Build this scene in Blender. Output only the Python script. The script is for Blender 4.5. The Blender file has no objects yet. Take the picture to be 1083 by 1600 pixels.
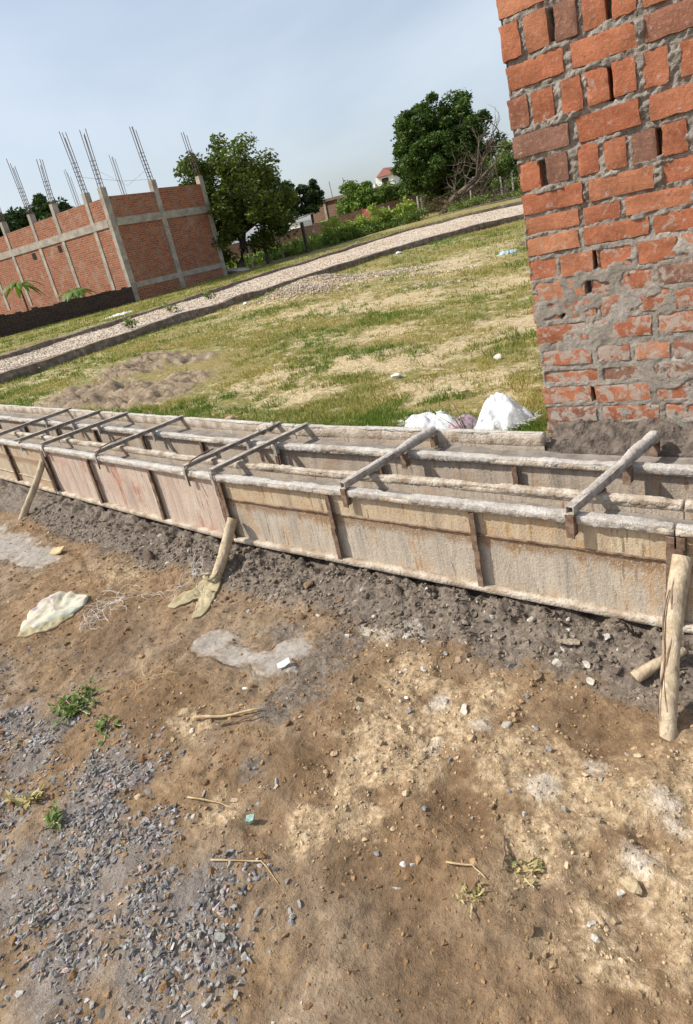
import bpy, bmesh, math, random
import numpy as np
from mathutils import Vector, Matrix
R = math.radians
rng = np.random.default_rng(7)
random.seed(7)
scene = bpy.context.scene
C = scene.collection

# ------------------------------------------------------------------ camera
def make_camera(pitch=20.5, roll=12.1, az=130.0, height=1.5):
    p, r, a = R(pitch), R(roll), R(az)
    fh = Vector((math.cos(a), math.sin(a), 0)); rt = Vector((fh.y, -fh.x, 0))
    fw = fh*math.cos(p)+Vector((0, 0, -math.sin(p)))
    up = fh*math.sin(p)+Vector((0, 0, math.cos(p)))
    ex = rt*math.cos(r)-up*math.sin(r)
    ey = rt*math.sin(r)+up*math.cos(r)
    cd = bpy.data.cameras.new('camera'); o = bpy.data.objects.new('camera', cd); C.objects.link(o)
    cd.sensor_fit = 'VERTICAL'; cd.sensor_height = 36; cd.sensor_width = 36*1083/1600
    cd.lens = 36*960/1600; cd.shift_y = -78/1600
    cd.clip_start = .05; cd.clip_end = 5000
    m = Matrix((ex, ey, -fw)).transposed().to_4x4(); m.translation = (0, 0, height)
    o.matrix_world = m
    scene.camera = o
make_camera()

# ------------------------------------------------------------------ light
SUN = Vector((-.80, -.58, 1.0)).normalized()
w = bpy.data.worlds.new('World'); scene.world = w; w.use_nodes = True
nt = w.node_tree; bg = nt.nodes['Background']
sky = nt.nodes.new('ShaderNodeTexSky'); sky.sky_type = 'NISHITA'; sky.sun_disc = False
sky.sun_elevation = math.asin(SUN.z); sky.sun_rotation = math.atan2(SUN.x, SUN.y)
sky.air_density = 1.0; sky.dust_density = 3.0; sky.ozone_density = 1.5; sky.altitude = 100
hz_ = nt.nodes.new('ShaderNodeMix'); hz_.data_type = 'RGBA'; hz_.inputs[0].default_value = .38      # even milky haze over the whole sky
hz_.inputs[7].default_value = (6.0, 6.5, 7.0, 1)
tc_ = nt.nodes.new('ShaderNodeTexCoord'); mp_ = nt.nodes.new('ShaderNodeMapping'); mp_.inputs['Scale'].default_value = (1.2, 1.2, 3.0)
cn_ = nt.nodes.new('ShaderNodeTexNoise'); cn_.inputs['Scale'].default_value = 1.6; cn_.inputs['Detail'].default_value = 6; cn_.inputs['Distortion'].default_value = .5
mr_ = nt.nodes.new('ShaderNodeMapRange'); mr_.inputs[1].default_value = .35; mr_.inputs[2].default_value = .75; mr_.inputs[3].default_value = .30; mr_.inputs[4].default_value = .62
nt.links.new(tc_.outputs['Generated'], mp_.inputs[0]); nt.links.new(mp_.outputs[0], cn_.inputs['Vector']); nt.links.new(cn_.outputs['Fac'], mr_.inputs[0]); nt.links.new(mr_.outputs[0], hz_.inputs[0])
nt.links.new(sky.outputs[0], hz_.inputs[6]); nt.links.new(hz_.outputs[2], bg.inputs[0]); bg.inputs[1].default_value = .12
sd = bpy.data.lights.new('sun', 'SUN'); sd.energy = 4.2; sd.angle = R(.6); sd.color = (1, .95, .87)
so = bpy.data.objects.new('sun', sd); C.objects.link(so); so.rotation_euler = SUN.to_track_quat('Z', 'Y').to_euler()
vs = scene.view_settings; vs.view_transform = 'Standard'; vs.look = 'None'; vs.gamma = 1; vs.exposure = 0.35

# ------------------------------------------------------------------ noise
def _h(ix, iy, iz, s):
    n = (ix*374761393 + iy*668265263 + iz*2147483647 + s*974634777) & 0xffffffff
    n = ((n ^ (n >> 13))*1274126177) & 0xffffffff
    n = ((n ^ (n >> 16))*2246822519) & 0xffffffff
    return ((n ^ (n >> 15)) & 0xffffff)/float(0xffffff)
def vn(x, y, s=0, z=None):
    x = np.asarray(x, float); y = np.asarray(y, float)
    x0 = np.floor(x).astype(np.int64); y0 = np.floor(y).astype(np.int64)
    fx = x-x0; fy = y-y0; fx = fx*fx*(3-2*fx); fy = fy*fy*(3-2*fy)
    def lay(k):
        a = _h(x0, y0, k, s); b = _h(x0+1, y0, k, s); c = _h(x0, y0+1, k, s); d = _h(x0+1, y0+1, k, s)
        return (a*(1-fx)+b*fx)*(1-fy)+(c*(1-fx)+d*fx)*fy
    if z is None: return lay(0)
    z = np.asarray(z, float); z0 = np.floor(z).astype(np.int64); fz = z-z0; fz = fz*fz*(3-2*fz)
    return lay(z0)*(1-fz)+lay(z0+1)*fz
def fbm(x, y, sc, o=4, s=0, z=None, g=.5):
    t = 0; a = 1; n = 0
    for i in range(o):
        t = t+a*vn(np.asarray(x)*sc+i*17.3, np.asarray(y)*sc+i*9.1, s+i, None if z is None else np.asarray(z)*sc)
        n += a; a *= g; sc *= 2.03
    return t/n
def sst(a, b, x): t = np.clip((x-a)/(b-a), 0, 1); return t*t*(3-2*t)

# ------------------------------------------------------------------ mesh helpers
class MB:
    def __init__(s): s.v = []; s.f = []; s.c = []
    def add(s, vs_, fs, col=None):
        n = len(s.v); s.v.extend([tuple(map(float, p)) for p in vs_]); s.f.extend([tuple(i+n for i in f) for f in fs])
        if col is not None: s.c.extend([col]*len(vs_))
        return s
    def box(s, a, b, col=None):
        x0, y0, z0 = a; x1, y1, z1 = b
        return s.add([(x0,y0,z0),(x1,y0,z0),(x1,y1,z0),(x0,y1,z0),(x0,y0,z1),(x1,y0,z1),(x1,y1,z1),(x0,y1,z1)],
              [(0,3,2,1),(4,5,6,7),(0,1,5,4),(1,2,6,5),(2,3,7,6),(3,0,4,7)], col)
    def bar(s, p, q, w_, h_, up=(0, 0, 1)):
        p = Vector(p); q = Vector(q); d = (q-p).normalized(); u = Vector(up)
        sd_ = d.cross(u).normalized(); u = sd_.cross(d)
        vs_ = []
        for c in (p, q):
            for a, b in ((-1,-1),(1,-1),(1,1),(-1,1)): vs_.append(c+sd_*a*w_/2+u*b*h_/2)
        return s.add(vs_, [(0,1,2,3),(7,6,5,4),(0,4,5,1),(1,5,6,2),(2,6,7,3),(3,7,4,0)])
    def tube(s, pts, rad, seg=8, noise=0, seed=0, cap=True, squash=1.0):
        pts = [Vector(p) for p in pts]; n = len(pts)
        if not hasattr(rad, '__len__'): rad = [rad]*n
        base = len(s.v); ref = Vector((0, 0, 1))
        for i, p in enumerate(pts):
            d = (pts[min(i+1, n-1)]-pts[max(i-1, 0)])
            d = d.normalized() if d.length > 1e-9 else Vector((0, 0, 1))
            rr = ref if abs(d.dot(ref)) < .95 else Vector((0, 1, 0))
            a = d.cross(rr).normalized(); b = a.cross(d)
            for k in range(seg):
                t = 2*math.pi*k/seg; r_ = rad[i]
                if noise: r_ *= 1+noise*(2*_h(np.int64(i*13+k), np.int64(k*7), np.int64(i), seed)-1)
                s.v.append(tuple(p+a*math.cos(t)*r_+b*math.sin(t)*r_*squash))
        for i in range(n-1):
            for k in range(seg):
                k2 = (k+1) % seg
                s.f.append((base+i*seg+k, base+i*seg+k2, base+(i+1)*seg+k2, base+(i+1)*seg+k))
        if cap:
            s.f.append(tuple(base+k for k in range(seg))[::-1]); s.f.append(tuple(base+(n-1)*seg+k for k in range(seg)))
        return s
    def build(s, name, mat, parent=None, smooth=False, origin=None, loc_fixed=None):
        v = np.array(s.v, float)
        return npmesh(name, v, s.f, mat, parent, smooth, np.array(s.c, float) if s.c else None, origin)
def wloc(o):
    p = Vector((0, 0, 0))
    while o is not None: p = p+o.location; o = o.parent
    return p
def npmesh(name, v, f, mat, parent=None, smooth=False, col=None, origin=None):
    v = np.asarray(v, float)
    if parent is not None: base = np.array(wloc(parent)); rel = Vector((0, 0, 0))
    else:
        if origin is None:
            mn = v.min(0); mx = v.max(0); origin = ((mn[0]+mx[0])/2, (mn[1]+mx[1])/2, mn[2])
        base = np.array(origin, float); rel = Vector(origin)
    me = bpy.data.meshes.new(name)
    vl = v-base
    if isinstance(f, np.ndarray):
        k = f.shape[1]
        me.vertices.add(len(vl)); me.vertices.foreach_set('co', vl.astype(np.float32).ravel())
        me.loops.add(f.size); me.loops.foreach_set('vertex_index', f.astype(np.int32).ravel())
        me.polygons.add(len(f)); me.polygons.foreach_set('loop_start', (np.arange(len(f))*k).astype(np.int32))
        me.update(calc_edges=True); me.validate()
    else: me.from_pydata(vl.tolist(), [], f); me.update()
    me.polygons.foreach_set('use_smooth', [bool(smooth)]*len(me.polygons))
    if col is not None:
        ca = me.color_attributes.new('col', 'FLOAT_COLOR', 'POINT')
        c4 = np.ones((len(vl), 4), np.float32); c4[:, :col.shape[1]] = col; ca.data.foreach_set('color', c4.ravel())
    if mat: me.materials.append(mat)
    o = bpy.data.objects.new(name, me); C.objects.link(o); o.location = rel
    if parent is not None: o.parent = parent
    return o
def grid_faces(nu, nv):
    i = np.arange(nu-1)[:, None]*nv+np.arange(nv-1)[None]
    return np.stack([i, i+nv, i+nv+1, i+1], -1).reshape(-1, 4)
def thing(name, label, cat, loc, group=None):
    o = bpy.data.objects.new(name, None); C.objects.link(o); o.location = loc; o.empty_display_size = .1
    return tag(o, label, cat, group)
def tag(o, label, cat, group=None):
    o['label'] = label; o['category'] = cat
    if group: o['group'] = group
    return o
def kind(o, k, label=None, cat=None):
    o['kind'] = k
    if label: o['label'] = label
    if cat: o['category'] = cat
    return o

# ------------------------------------------------------------------ materials
class NT:
    def __init__(s, name, rough=.85, spec=.3):
        s.m = bpy.data.materials.new(name); s.m.use_nodes = True; s.t = s.m.node_tree
        s.b = s.t.nodes['Principled BSDF']; s.b.inputs['Roughness'].default_value = rough
        s.b.inputs['Specular IOR Level'].default_value = spec
    def n(s, typ, ins=None, **kw):
        nd = s.t.nodes.new('ShaderNode'+typ)
        for k, v in kw.items(): setattr(nd, k, v)
        for k, v in (ins or {}).items(): s.set(nd.inputs[k], v)
        return nd
    def set(s, sock, v):
        if hasattr(v, 'is_linked'): s.t.links.new(v, sock)
        elif isinstance(v, tuple) and len(v) == 3 and sock.type == 'RGBA': sock.default_value = (*v, 1)
        else: sock.default_value = v
    def co(s, which='Object'): return s.n('TexCoord').outputs[which]
    def pos(s): return s.n('NewGeometry').outputs['Position']
    def mp(s, vec, scale=(1, 1, 1), loc=(0, 0, 0)):
        return s.n('Mapping', {'Vector': vec, 'Scale': scale, 'Location': loc}).outputs[0]
    def noise(s, vec, scale, detail=4, rough=.55, dist=0):
        return s.n('TexNoise', {'Vector': vec, 'Scale': scale, 'Detail': detail, 'Roughness': rough, 'Distortion': dist}).outputs['Fac']
    def voro(s, vec, scale, feat='F1', out='Distance', rnd=1.0):
        return s.n('TexVoronoi', {'Vector': vec, 'Scale': scale, 'Randomness': rnd}, feature=feat).outputs[out]
    def ramp(s, fac, stops, interp='LINEAR'):
        r = s.n('ValToRGB', {'Fac': fac}); cr = r.color_ramp; cr.interpolation = interp
        while len(cr.elements) < len(stops): cr.elements.new(.5)
        for e, (p, c) in zip(cr.elements, stops):
            e.position = p; e.color = (*c, 1) if isinstance(c, tuple) else (c, c, c, 1)
        return r.outputs[0]
    def mix(s, fac, a, b, mode='MIX'):
        m = s.n('Mix', data_type='RGBA', blend_type=mode)
        s.set(m.inputs[0], fac); s.set(m.inputs[6], a); s.set(m.inputs[7], b); return m.outputs[2]
    def math(s, op, a, b=0., clamp=False):
        m = s.n('Math', operation=op, use_clamp=clamp); s.set(m.inputs[0], a); s.set(m.inputs[1], b); return m.outputs[0]
    def rng(s, v, a, b, c=0., d=1.):
        m = s.n('MapRange', {0: v, 1: a, 2: b, 3: c, 4: d}); m.interpolation_type = 'SMOOTHSTEP'; return m.outputs[0]
    def attr(s, name): return s.n('Attribute', attribute_name=name)
    def rand(s): return s.n('ObjectInfo').outputs['Random']
    def bump(s, h, strength=.5, dist=.01):
        b = s.n('Bump', {'Height': h, 'Strength': strength, 'Distance': dist})
        old = s.b.inputs['Normal'].links
        if old: s.t.links.new(old[0].from_socket, b.inputs['Normal'])
        s.set(s.b.inputs['Normal'], b.outputs[0])
    def out(s, col=None, rough=None):
        if col is not None: s.set(s.b.inputs['Base Color'], col)
        if rough is not None: s.set(s.b.inputs['Roughness'], rough)
        return s.m

def simple(name, c0, c1, scale=20, rough=.85, bump=.3, bs=None, dist=.005, stretch=(1, 1, 1)):
    t = NT(name, rough); v = t.mp(t.co(), stretch)
    n = t.noise(v, scale, 5, .6); t.bump(t.noise(v, bs or scale*3, 4), bump, dist)
    return t.out(t.mix(t.rng(n, .3, .7), c0, c1))
def attr_mat(name, rough=.85, scale=60, amt=.35, bump=.4, dist=.004, trans=0, bs=None):
    t = NT(name, rough, .25); a = t.attr('col').outputs['Color']; v = t.co()
    n = t.noise(v, scale, 4, .6)
    col = t.mix(amt, a, t.mix(1.0, a, t.ramp(n, [(.25, .35), (.75, 1.75)]), 'MULTIPLY'))
    if bump: t.bump(t.noise(v, bs or scale*2, 3), bump, dist)
    if trans:
        m = t.out(col)
        tr = t.n('BsdfTranslucent', {'Color': t.mix(1, a, (1.3, 1.5, .6), 'MULTIPLY')}); ms = t.n('MixShader', {0: trans})
        t.t.links.new(t.b.outputs[0], ms.inputs[1]); t.t.links.new(tr.outputs[0], ms.inputs[2])
        t.t.links.new(ms.outputs[0], t.t.nodes['Material Output'].inputs[0]); return m
    return t.out(col)

M = {}
def mats():
    # site soil and field
    t = NT('ground_soil', .92, .15); p = t.pos()
    A = t.attr('zone_a'); B = t.attr('zone_b')
    sA = t.n('SeparateColor', {0: A.outputs['Color']}); sB = t.n('SeparateColor', {0: B.outputs['Color']})
    mud, fld, sand, cem = sA.outputs[0], sA.outputs[1], sA.outputs[2], A.outputs['Alpha']
    lime, dark, bare, fmud = sB.outputs[0], sB.outputs[1], sB.outputs[2], B.outputs['Alpha']
    n1 = t.noise(p, 2.2, 8, .6); n2 = t.noise(p, 11, 8, .62, .4); n3 = t.noise(p, 55, 6, .65); n4 = t.noise(p, 260, 3, .6)
    B2 = t.attr('zone_c').outputs['Fac']; nmx0 = t.math('ADD', t.math('MULTIPLY', n2, .5), t.math('MULTIPLY', n3, .5))
    def edge(mask, a=.35, b=.65, amt=.9, nz=None):
        return t.rng(t.math('ADD', mask, t.math('MULTIPLY', t.math('SUBTRACT', nz or n2, .5), amt)), a, b)
    dirt = t.ramp(n2, [(.28, (.140, .086, .048)), (.5, (.240, .157, .088)), (.72, (.36, .255, .155))])
    dirt = t.mix(t.rng(n1, .35, .7), dirt, t.mix(.5, dirt, (.25, .165, .090)))
    dirt = t.mix(t.math('MULTIPLY', t.rng(t.noise(p, 1.3, 6, .65), .45, .62), .55), dirt, t.ramp(n2, [(.3, (.17, .13, .092)), (.7, (.34, .275, .20))]))
    grain = t.ramp(n3, [(.25, .55), (.5, 1.0), (.78, 1.45)])
    c = dirt
    c = t.mix(t.math('MULTIPLY', edge(dark, .3, .8, 1.6), .6), c, (.115, .070, .037))
    sandc = t.ramp(n3, [(.25, (.24, .160, .090)), (.5, (.41, .30, .180)), (.75, (.58, .47, .33))])
    c = t.mix(t.math('MULTIPLY', edge(sand, .34, .80, 1.4), .9), c, sandc)
    mudc = t.ramp(n3, [(.25, (.095, .074, .057)), (.55, (.18, .146, .115)), (.8, (.28, .235, .19))])
    c = t.mix(edge(mud, .28, .68, 1.3), c, mudc)
    c = t.mix(t.math('MULTIPLY', edge(B2, .3, .9, 1.4, nmx0), .75), c, t.ramp(n4, [(.25, (.12, .105, .095)), (.75, (.30, .28, .265))]))
    cemc = t.ramp(n2, [(.3, (.24, .215, .185)), (.7, (.37, .345, .31))])
    nmx = t.math('ADD', t.math('MULTIPLY', n2, .6), t.math('MULTIPLY', n3, .4))
    c = t.mix(t.math('MULTIPLY', edge(cem, .34, .80, 2.0, nmx), .85), c, cemc)
    c = t.mix(t.math('MULTIPLY', edge(lime, .35, 1.0, 1.6, nmx), .7), c, (.56, .50, .42))
    # field: dry soil, short grass
    fs = t.ramp(n3, [(.25, (.28, .20, .105)), (.5, (.46, .355, .205)), (.8, (.62, .51, .33))])
    ng = t.noise(p, 9.0, 8, .72, .6); ngl = t.noise(p, .8, 4, .6)
    gr = t.mix(t.rng(ngl, .35, .65), t.ramp(n3, [(.25, (.085, .10, .020)), (.75, (.23, .225, .058))]),
               t.ramp(n3, [(.25, (.15, .118, .036)), (.75, (.34, .265, .10))]))
    gmask = t.rng(t.math('SUBTRACT', t.math('ADD', ng, t.math('MULTIPLY', t.math('SUBTRACT', ngl, .5), .5)), t.math('MULTIPLY', bare, .20)), .375, .49)
    n5f = t.noise(p, 7, 8, .72)
    fc = t.mix(gmask, fs, gr)
    fm = t.ramp(n5f, [(.3, (.12, .085, .055)), (.5, (.25, .185, .12)), (.7, (.42, .33, .225))])
    fc = t.mix(edge(fmud, .22, .5, 1.2), fc, fm)
    c = t.mix(t.rng(fld, .3, .7), c, fc)
    n5 = t.noise(p, 24, 6, .62)
    c = t.mix(.55, c, t.mix(1.0, c, t.ramp(n5, [(.3, .7), (.5, 1.0), (.7, 1.3)]), 'MULTIPLY'))
    c = t.mix(.75, c, t.mix(1.0, c, grain, 'MULTIPLY'))
    c = t.mix(.35, c, t.mix(1.0, c, t.ramp(n4, [(.2, .5), (.8, 1.5)]), 'MULTIPLY'))
    smooth = t.math('SUBTRACT', 1.0, t.math('MULTIPLY', edge(cem, .38, .55, .7), .75))
    t.bump(t.math('MULTIPLY', n5, smooth), .5, .025); t.bump(t.math('MULTIPLY', n3, smooth), .8, .012); t.bump(t.math('MULTIPLY', n4, smooth), .6, .004)
    t.set(t.b.inputs['Specular IOR Level'], .2)
    M['ground'] = t.out(c, t.mix(edge(mud, .3, .62), (.95, .95, .95), (.72, .72, .72)))
    # rubble lane
    t = NT('lane_rubble', .95, .1); p = t.pos()
    v = t.n('TexVoronoi', {'Vector': p, 'Scale': 16.}); n = t.noise(p, 1.1, 5)
    sv = t.n('SeparateColor', {0: v.outputs['Color']}).outputs[0]
    c = t.ramp(sv, [(0., (.38, .31, .235)), (.35, (.48, .41, .325)), (.7, (.55, .485, .40)), (1., (.48, .34, .235))])
    c = t.mix(t.rng(n, .5, .75), c, (.44, .30, .18)); c = t.mix(.5, c, t.mix(1, c, t.ramp(t.noise(p, 30, 5), [(.3, .5), (.7, 1.4)]), 'MULTIPLY'))
    t.bump(v.outputs['Distance'], .8, .03); M['lane'] = t.out(c)
    # kerb masonry
    t = NT('kerb_masonry', .95, .1); p = t.pos(); nz = t.n('NewGeometry').outputs['Normal']
    n = t.noise(p, 9, 7, .65); c = t.ramp(n, [(.3, (.10, .072, .055)), (.55, (.20, .155, .12)), (.75, (.38, .32, .25))])
    t.bump(n, .8, .02); M['kerb'] = t.out(c)
    # pillar brick
    t = NT('fired_brick', .93, .15); o = t.co(); r = t.rand()
    off = t.n('Combine' + 'XYZ', {0: t.math('MULTIPLY', r, 37.), 1: t.math('MULTIPLY', r, 91.), 2: t.math('MULTIPLY', r, 53.)}).outputs[0]
    v = t.n('VectorMath', {0: t.pos(), 1: off}, operation='ADD').outputs[0]
    n1 = t.noise(v, 9, 6, .6); n2 = t.noise(v, 70, 6, .65); n3 = t.noise(v, 320, 3, .6)
    base = t.ramp(r, [(0., (.32, .108, .055)), (.2, (.42, .155, .078)), (.4, (.36, .125, .064)), (.6, (.46, .20, .105)), (.8, (.38, .130, .066)), (.9, (.25, .125, .085)), (1., (.19, .105, .075))])
    c = t.mix(.75, base, t.mix(1, base, t.ramp(n1, [(.3, .55), (.7, 1.4)]), 'MULTIPLY'))
    c = t.mix(t.math('MULTIPLY', t.rng(n3, .54, .72), .45), c, (.52, .33, .22))
    c = t.mix(t.math('MULTIPLY', t.rng(t.voro(v, 130), .22, .10), .55), c, (.12, .05, .03))
    c = t.mix(t.math('MULTIPLY', t.rng(n2, .50, .72), .6), c, (.47, .27, .175))
    c = t.mix(t.math('MULTIPLY', t.rng(n2, .42, .28), .55), c, (.16, .06, .035))
    ws = t.noise(v, 22, 6, .7, .6)
    lowz = t.rng(t.n('SeparateXYZ', {0: t.pos()}).outputs[2], 1.42, .95)
    wash = t.math('MULTIPLY', t.rng(t.math('ADD', ws, t.math('MULTIPLY', lowz, .14)), .60, .70), .85)
    c = t.mix(wash, c, (.40, .355, .30))
    t.bump(n1, .35, .010); t.bump(n2, .7, .007); t.bump(n3, .9, .003)
    M['brick'] = t.out(c)
    # mortar
    t = NT('cement_mortar', .95, .1); p = t.pos()
    n1 = t.noise(p, 7, 6); n2 = t.noise(p, 60, 7, .7); n3 = t.noise(p, 300, 3)
    c = t.ramp(n1, [(.3, (.33, .285, .235)), (.55, (.45, .40, .34)), (.75, (.58, .53, .46))])
    c = t.mix(.7, c, t.mix(1, c, t.ramp(n2, [(.25, .5), (.75, 1.4)]), 'MULTIPLY'))
    t.bump(t.noise(p, 28, 6, .75), .8, .02); t.bump(n2, 1., .014); t.bump(n3, .8, .005); M['mortar'] = t.out(c)
    M['wetmortar'] = simple('wet_mortar', (.070, .054, .043), (.17, .135, .108), 22, .75, 1., 50, .02)
    M['concrete'] = simple('fresh_concrete', (.15, .13, .11), (.26, .232, .20), 14, .8, .5, 90, .004)
    # old cement crust on rails
    t = NT('cement_crust', .95, .1); p = t.pos(); n1 = t.noise(p, 14, 6, .65); n2 = t.noise(p, 120, 5, .7)
    c = t.ramp(n1, [(.25, (.38, .33, .28)), (.45, (.54, .495, .44)), (.7, (.68, .64, .585))])
    c = t.mix(t.math('MULTIPLY', t.rng(t.noise(p, 6, 6, .65), .54, .70), .8), c, (.34, .265, .195))
    c = t.mix(.6, c, t.mix(1, c, t.ramp(n2, [(.25, .5), (.75, 1.4)]), 'MULTIPLY')); t.bump(n2, 1.0, .010)
    M['crust'] = t.out(c)
    # steel plates of the shutters
    def plate(name, tint, rust, redness, seam=None):
        t = NT(name, .8, .3); p = t.pos(); z = t.n('SeparateXYZ', {0: p}).outputs[2]
        st = t.noise(t.mp(p, (26, 26, 2.2)), 1.0, 6, .62); st2 = t.noise(t.mp(p, (70, 70, 7)), 1.0, 4, .6)
        bl = t.noise(p, 4.5, 6, .62); sp = t.noise(p, 150, 4, .7)
        c = t.ramp(st, [(.28, tuple(x*.62 for x in tint)), (.5, tint), (.74, tuple(min(.62, x*1.35+.03) for x in tint))])
        c = t.mix(t.math('MULTIPLY', t.rng(t.math('ADD', bl, t.math('MULTIPLY', t.math('SUBTRACT', st, .5), .7)), .5, .68), redness), c, rust)
        c = t.mix(t.math('MULTIPLY', t.rng(t.math('MULTIPLY', st2, t.math('ADD', st, .15)), .37, .52), .75), c, (.12, .065, .035))
        if seam:
            up = t.math('MULTIPLY', t.rng(z, seam-.10, seam), t.rng(z, seam+.004, seam))
            c = t.mix(t.math('MULTIPLY', t.rng(t.math('ADD', t.math('MULTIPLY', up, .42), t.math('MULTIPLY', st, .8)), .52, .75), .8), c, (.25, .145, .07))
        sp2 = t.noise(t.mp(p, (110, 110, 60)), 1., 3, .7)
        c = t.mix(t.math('MULTIPLY', t.rng(sp, .53, .66), .8), c, (.55, .515, .465))
        c = t.mix(t.math('MULTIPLY', t.rng(sp2, .42, .30), .55), c, (.17, .125, .085))
        t.bump(sp2, .6, .006)
        c = t.mix(t.math('MULTIPLY', t.rng(t.noise(t.mp(p, (30, 30, 12)), 1., 5, .7), .66, .74), .8), c, (.20, .055, .035))
        t.bump(sp, .5, .004); t.bump(bl, .3, .01); return t.out(c)
    M['plate_grey'] = plate('plate_cement_stained', (.45, .385, .305), (.42, .25, .11), .6, .328)
    M['plate_red'] = plate('plate_pinkish', (.52, .40, .32), (.44, .20, .135), .85)
    M['plate_tan'] = plate('plate_tan', (.47, .375, .265), (.42, .25, .10), .8, .328)
    M['plate_in'] = plate('plate_inner', (.44, .365, .285), (.38, .22, .125), .6)
    M['strip'] = plate('plate_ochre_strip', (.50, .385, .255), (.44, .26, .11), .8)
    M['rust'] = simple('rusty_angle', (.10, .052, .03), (.27, .19, .135), 30, .85, .6, 120, .003)
    M['bar'] = simple('cemented_bar', (.22, .18, .15), (.47, .425, .37), 26, .9, .6, 110, .004)
    M['ledge'] = simple('cemented_ledge', (.30, .225, .155), (.58, .51, .42), 13, .95, 1., 90, .008)
    t = NT('peeled_wood', .85, .2); v = t.co(); g = t.noise(t.mp(v, (22, 22, 1.6)), 1.4, 6, .6, .5); n = t.noise(v, 8, 5)
    c = t.ramp(g, [(.25, (.17, .115, .07)), (.42, (.42, .33, .22)), (.7, (.56, .47, .34))]); c = t.mix(t.math('MULTIPLY', t.rng(n, .42, .66), .7), c, (.34, .27, .20)); c = t.mix(.4, c, t.mix(1, c, t.ramp(t.noise(v, 70, 4), [(.3, .5), (.7, 1.4)]), 'MULTIPLY'))
    t.bump(g, .8, .012); M['wood'] = t.out(c)
    M['darkwood'] = simple('dark_twig', (.10, .07, .045), (.24, .175, .12), 30, .9, .5, 80, .004, (1, 1, .3))
    M['straw'] = simple('dry_stalk', (.38, .27, .14), (.62, .48, .29), 30, .9, .3)
    M['sack'] = simple('woven_white_plastic', (.56, .56, .57), (.74, .74, .735), 14, .6, .6, 120, .006)
    M['print'] = simple('purple_print', (.17, .09, .12), (.42, .34, .36), 18, .6, .2)
    M['fibre'] = simple('white_fibre', (.60, .56, .50), (.82, .80, .76), 40, .7, 0)
    M['rag'] = simple('khaki_rag', (.27, .22, .125), (.44, .375, .235), 25, .9, .4, 300, .002)
    t = NT('weathered_bag', .75, .2); v = t.co(); s_ = t.n('SeparateXYZ', {0: v}); n = t.noise(v, 13, 5, .6, .4)
    c = t.ramp(t.math('ADD', t.math('MULTIPLY', s_.outputs[0], 1.6), t.math('MULTIPLY', n, .9)), [(.02, (.22, .18, .22)), (.22, (.36, .31, .31)), (.34, (.52, .47, .36)), (.55, (.55, .50, .39)), (.85, (.36, .42, .36))])
    t.bump(t.noise(v, 60, 4), .4, .004); M['bag'] = t.out(c)
    M['stone'] = attr_mat('stone', .9, 45, .7, .7, .006)
    M['gravel'] = attr_mat('gravel', .8, 160, .55, .4, .002)
    M['clod'] = attr_mat('clod', .95, 70, .6, .9, .006)
    M['leaf'] = attr_mat('leaf', .55, 3, .3, 0, trans=.22)
    M['grass'] = attr_mat('grass_blade', .8, 6, .2, 0, trans=.25)
    M['bark'] = simple('bark', (.055, .040, .030), (.15, .115, .085), 12, .95, .8, 30, .02, (1, 1, .3))
    M['deadwood'] = simple('dead_bark', (.085, .062, .046), (.20, .155, .12), 10, .95, .6, 30, .02)
    # house
    def hb(name, ax, c1, c2, mo, dirty=.5):
        t = NT(name, .95, .1); p = t.pos(); s_ = t.n('SeparateXYZ', {0: p})
        v = t.n('CombineXYZ', {0: s_.outputs[ax], 1: s_.outputs[2]}).outputs[0]
        b = t.n('TexBrick', {'Vector': v, 'Color1': c1, 'Color2': c2, 'Mortar': mo, 'Scale': 1.0, 'Mortar Size': .009, 'Mortar Smooth': .3, 'Bias': .1, 'Brick Width': .235, 'Row Height': .083})
        n = t.noise(p, 1.6, 6, .65); c = t.mix(t.math('MULTIPLY', t.rng(n, .48, .72), dirty), b.outputs['Color'], mo)
        c = t.mix(.6, c, t.mix(1, c, t.ramp(t.noise(p, 14, 5), [(.3, .55), (.7, 1.4)]), 'MULTIPLY'))
        t.bump(t.math('SUBTRACT', 1, b.outputs['Fac']), .8, .012); return t.out(c)
    M['hb_x'] = hb('house_brick_front', 0, (.36, .135, .070), (.25, .085, .046), (.36, .27, .205), .7)
    M['hb_y'] = hb('house_brick_gable', 1, (.36, .135, .070), (.25, .085, .046), (.36, .27, .205), .55)
    M['lowbrick'] = hb('shade_dark_brick', 1, (.07, .045, .038), (.045, .032, .028), (.085, .07, .06), .2)  # brick and joints darkened to paint in shade of the face turned from the sun
    M['farbrick'] = hb('old_wall_brick', 0, (.26, .145, .10), (.20, .115, .08), (.27, .21, .165))
    M['col'] = simple('raw_concrete', (.25, .22, .18), (.42, .38, .32), 3, .95, .5, 20, .01)
    M['rebar'] = simple('rebar', (.10, .075, .065), (.17, .13, .11), 30, .8, 0)
    M['dark'] = simple('opening', (.012, .010, .009), (.02, .018, .015), 3, .9, 0)
    M['whitewash'] = simple('whitewash', (.62, .62, .60), (.74, .74, .72), 2, .9, .1)
    M['redroof'] = simple('red_roof', (.30, .12, .10), (.38, .18, .15), 4, .8, .2)
    M['tin'] = simple('red_tin', (.26, .05, .05), (.36, .09, .08), 5, .6, .1)
    M['post'] = simple('cement_post', (.30, .27, .22), (.47, .43, .37), 12, .95, .4)
    M['blackpost'] = simple('dark_post', (.05, .042, .036), (.11, .095, .08), 12, .95, .4)
    M['blue'] = simple('blue_plastic', (.22, .36, .44), (.45, .55, .58), 30, .5, .2)
    M['teal'] = simple('teal_plastic', (.14, .27, .23), (.30, .40, .34), 90, .5, .2)
mats()

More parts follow.
